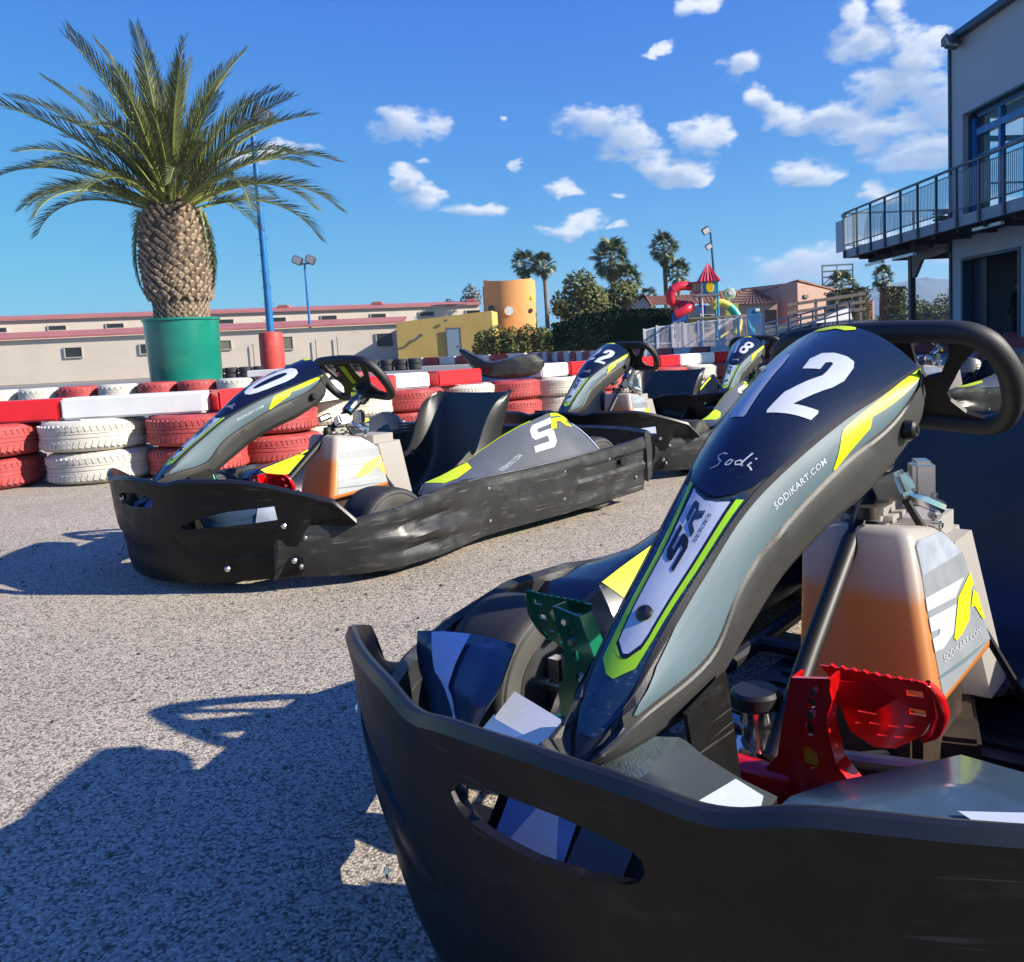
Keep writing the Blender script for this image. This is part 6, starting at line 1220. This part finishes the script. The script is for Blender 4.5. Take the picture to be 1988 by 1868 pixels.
# terrace deck: x from -4.4 (beyond the corner) to LX, y from -1.25
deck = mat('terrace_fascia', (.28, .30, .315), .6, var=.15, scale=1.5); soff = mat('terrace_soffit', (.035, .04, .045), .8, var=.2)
TY0, TX0 = -1.27, -4.45
part('terrace_fascia', [(((LX + TX0) / 2, TY0 + .04, 3.15), (LX - TX0, .08, .26)), ((TX0 + .04, (TY0 + DP) / 2 + .04, 3.15), (.08, DP - TY0 - .08, .26))], deck)
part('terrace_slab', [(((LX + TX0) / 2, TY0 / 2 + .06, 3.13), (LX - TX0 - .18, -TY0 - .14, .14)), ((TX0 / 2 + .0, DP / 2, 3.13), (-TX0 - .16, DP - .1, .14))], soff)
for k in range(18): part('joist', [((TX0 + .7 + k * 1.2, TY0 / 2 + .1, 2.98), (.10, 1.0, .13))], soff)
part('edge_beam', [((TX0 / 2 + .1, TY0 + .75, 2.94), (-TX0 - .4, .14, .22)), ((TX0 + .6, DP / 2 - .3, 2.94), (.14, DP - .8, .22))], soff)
for x, L in ((-2.9, 1.2), (-.9, 1.3), (3.4, 1.2)): part('tube_light', [((x, TY0 + .35, 2.93 if x > 0 else 2.70), (L, .10, .07))], lens)
RX = [TX0 + .15 + 1.0 * k for k in range(21)]
bal_m = mat('thin_grey_bars', (.36, .39, .41), .5, .2, var=.1); ral = mat('railing_steel', (.075, .095, .11), .45, .3, var=.1)
for x in RX: part('railing_post', [((x, TY0 - .02, 3.80), (.05, .06, 1.22)), ((x, TY0 - .03, 3.14), (.09, .07, .24))], ral)
part('top_rail', [(((RX[0] + RX[-1]) / 2, TY0 - .02, 4.42), (RX[-1] - RX[0], .06, .05)), ((TX0 + .1, (DP + TY0) / 2, 4.42), (.06, DP - TY0, .05))], ral)
part('bottom_rail', [(((RX[0] + RX[-1]) / 2, TY0 - .02, 3.42), (RX[-1] - RX[0], .03, .03)), (((RX[0] + RX[-1]) / 2, TY0 - .02, 4.28), (RX[-1] - RX[0], .02, .02)), ((TX0 + .1, (DP + TY0) / 2, 3.42), (.03, DP - TY0, .03))], ral)
for k in range(len(RX) - 1):
    bm = BM()
    for j in range(1, 13): box(bm, (RX[k] + j / 13., TY0 - .02, 3.85), (.016, .012, .86))
    b_ = obj('baluster_panel', bm, bal_m, bd); b_['kind'] = 'stuff'
bm = BM()
for j in range(84): box(bm, (TX0 + .1, TY0 + .11 * j, 3.85), (.012, .012, .86))
obj('far_balusters', bm, bal_m, bd)['kind'] = 'stuff'
for j in range(9): part('railing_post', [((TX0 + .1, TY0 + 1.0 * j + .3, 3.80), (.06, .05, 1.22))], ral)
for j in range(5): part('far_railing_post', [((TX0 + .4 + 1.0 * j, DP - .1, 3.80), (.05, .05, 1.22))], ral)
part('far_top_rail', [((TX0 / 2, DP - .1, 4.42), (-TX0 - .3, .05, .05)), ((TX0 / 2, DP - .1, 3.9), (-TX0 - .3, .04, .04))], ral)
part('end_panel', [((TX0 - .22, TY0 - .02, 3.74), (.62, .05, .98))], mat('pale_grey_board', (.40, .41, .44), .5, var=.05)); 
part('end_panel_cap', [((TX0 + .30, TY0 - .09, 4.34), (.30, .05, .12))], lampm); part('end_panel_post', [((TX0 + .22, TY0 - .07, 3.76), (.22, .03, .96))], mat('beige_board', (.36, .35, .31), .6))
part('column', [((-2.05, -.15, 1.45), (.16, .16, 2.9))], mat('dark_green_steel', (.05, .07, .07), .5, .2))
bm = BM(); prism(bm, [(0, 2.72), (.05, 2.15), (.16, 2.15), (.62, 2.62), (2.0, 2.70), (2.0, 2.86), (0, 2.86)], lambda a, b, c: (-1.97 + a, -.20 + c, b), .10); obj('column_bracket', bm, mat('brown_grey_steel', (.17, .15, .135), .6, var=.1), bd)
fl = thing('floodlight', 'floodlight bracketed at the top corner of the clubhouse', 'floodlight', (10.16, 23.45, 7.98)); bm = BM(); box(bm, (-.20, -.3, .0), (.42, .26, .32), rz=.4, rx=-.5, bev=.03); hd = obj('housing', bm, lampm, fl, True); bm = BM(); box(bm, (-.25, -.44, -.05), (.34, .03, .24), rz=.4, rx=-.5); obj('lamp_glass', bm, mat('warm_lamp_glass', (.5, .44, .34), .3), hd); bm = BM(); tube(bm, [(.2, 0, -.05), (-.1, -.2, 0)], .03, 6); box(bm, (.25, .02, -.05), (.3, .08, .12)); obj('arm', bm, roofm, fl)
# chairs and a potted shrub seen through the terrace rails
def terr(x, y, z): return bd.matrix_basis @ Vector((x, y, z))
bpy.context.view_layer.update()
for i, (x, y) in enumerate(((-1.6, .6), (-.7, .2))):
    p = terr(x, y, 3.2); t = thing('terrace_chair', ['dark chair on the terrace farther from the corner', 'dark chair on the terrace close to the corner'][i], 'chair', p, (0, 0, 1.2 * i))
    for a, b in ((-.2, -.2), (.2, -.2), (-.2, .2), (.2, .2)): bm = BM(); tube(bm, [(a, b, 0), (a, b, .45)], .015, 6); obj('leg', bm, ral, t)
    bm = BM(); box(bm, (0, 0, .46), (.45, .45, .04)); obj('seat', bm, ral, t)
    for k in range(4): bm = BM(); box(bm, (0, .22, .58 + .09 * k), (.44, .02, .05)); obj('back_slat', bm, ral, t)
p = terr(-1.1, .5, 3.2); t = thing('terrace_table', 'small round dark table between the terrace chairs', 'table', p); bm = BM(); lathe(bm, [(0, .74), (.38, .74), (.38, .71), (0, .71)], 20); obj('table_top', bm, ral, t, True); bm = BM(); tube(bm, [(0, 0, 0), (0, 0, .71)], .03, 8); lathe(bm, [(.22, 0), (.2, .03), (0, .04)], 16); obj('pedestal', bm, ral, t)
# person standing inside the dark garage door
pe = thing('person', 'person in dark clothes standing just inside the open garage door', 'person', (11.62, 22.95, .02), (0, 0, R(200)))
J = {'pel': (0, 0, .95), 'sp': (0, .0, 1.18), 'ch': (0, 0, 1.38), 'nk': (0, 0, 1.50), 'hdb': (0, -.01, 1.57)}
def body(chains, m, name, par):
    vs_, es, rs = [], [], []; idx = {}
    for ch in chains:
        pv = None
        for key, co, r in ch:
            if key not in idx: idx[key] = len(vs_); vs_.append(co); rs.append(r)
            if pv is not None: es.append((pv, idx[key]))
            pv = idx[key]
    me = bpy.data.meshes.new(name); me.from_pydata(vs_, es, []); o = link(name, me, m, par); o.modifiers.new('k', 'SKIN'); sv = me.skin_vertices[0].data
    for i, r in enumerate(rs): sv[i].radius = (r[0], r[1]); sv[i].use_root = (i == 0)
    o.modifiers.new('s', 'SUBSURF').levels = 2; bake(o); o.data.polygons.foreach_set('use_smooth', [True] * len(o.data.polygons)); return o
skin = mat('skin', (.50, .30, .22), .5, var=.05); cloth = mat('dark_clothes', (.012, .014, .02), .8)
ch = [[('pel', (0, 0, .95), (.15, .10)), ('sp', (0, 0, 1.18), (.13, .09)), ('ch', (0, 0, 1.36), (.16, .10)), ('nk', (0, 0, 1.50), (.055, .055)), ('hd', (0, -.01, 1.56), (.06, .065)), ('h2', (0, -.015, 1.66), (.082, .10)), ('h3', (0, -.01, 1.74), (.06, .075))]]
for s, n in ((-1, 'l'), (1, 'r')):
    ch.append([('pel', 0, 0), (n + 'hip', (s * .09, 0, .90), (.09, .09)), (n + 'kn', (s * .10, -.01, .50), (.058, .06)), (n + 'an', (s * .10, .02, .09), (.04, .045)), (n + 'to', (s * .12, -.14, .04), (.035, .03))])
    ch.append([('ch', 0, 0), (n + 'sh', (s * .19, 0, 1.40), (.055, .055)), (n + 'el', (s * .25, .02, 1.12), (.04, .04)), (n + 'wr', (s * .26, -.06, .88), (.026, .028)), (n + 'ha', (s * .26, -.09, .80), (.03, .018))])
    for k in range(4): ch.append([(n + 'ha', 0, 0), (n + 'f%d' % k, (s * (.245 + .01 * k), -.085 - .015 * k + .02, .74), (.009, .009)), (n + 'g%d' % k, (s * (.24 + .01 * k), -.095 - .015 * k + .02, .705 - .005 * (k in (1, 2))), (.008, .008))])
    ch.append([(n + 'ha', 0, 0), (n + 't', (s * .235, -.12, .79), (.010, .010)), (n + 'u', (s * .23, -.135, .76), (.009, .009))])
bo = body(ch, [skin, cloth], 'body', pe)
for f in bo.data.polygons:
    z = f.center.z; f.material_index = 0 if z > 1.50 or (z < .86 and abs(f.center.x) > .21 and z > .6) else 1
bm = BM(); bmesh.ops.create_uvsphere(bm, u_segments=16, v_segments=10, radius=.1, matrix=Matrix.Translation((0, .008, 1.72)) @ Matrix.Diagonal((.88, 1.05, .75, 1))); obj('hair', bm, mat('dark_hair', (.02, .015, .01), .6), pe, True)
bm = BM(); box(bm, (0, -.115, 1.66), (.022, .03, .045), bev=.006); obj('nose', bm, skin, pe, True)
# low block wall and parked material behind the wheel
for i in range(8):
    o = bpy.data.objects.new('track_block', BMs['RW'[i % 2]]); C.objects.link(o); o.location = (6.6 + i * 1.06, 13.2 - .25 * i, .0); o.rotation_euler = (0, 0, -.23)
    tag(o, '%s block, %s of the short row in front of the clubhouse' % (('faded red' if i % 2 == 0 else 'white'), ORD[i]), 'track block', 'blocks in front of the clubhouse')

# ------------------------------------------------------------------ air: even haze that turns the mountain blue
bm = BM(); box(bm, (150, 1490, 95), (6400, 3600, 192)); hz = obj('haze', bm, None); hz['kind'] = 'stuff'; hz['label'] = 'thin even summer haze over the whole place'
hm = bpy.data.materials.new('haze_air'); hm.use_nodes = True; ht = hm.node_tree
for n in list(ht.nodes): ht.nodes.remove(n)
pv = nd(ht, 'ShaderNodeVolumePrincipled'); pv.inputs['Color'].default_value = (.55, .74, 1.0, 1); pv.inputs['Density'].default_value = .00024; pv.inputs['Anisotropy'].default_value = .2
hmo = nd(ht, 'ShaderNodeOutputMaterial'); ht.links.new(pv.outputs[0], hmo.inputs['Volume']); hz.data.materials.append(hm)
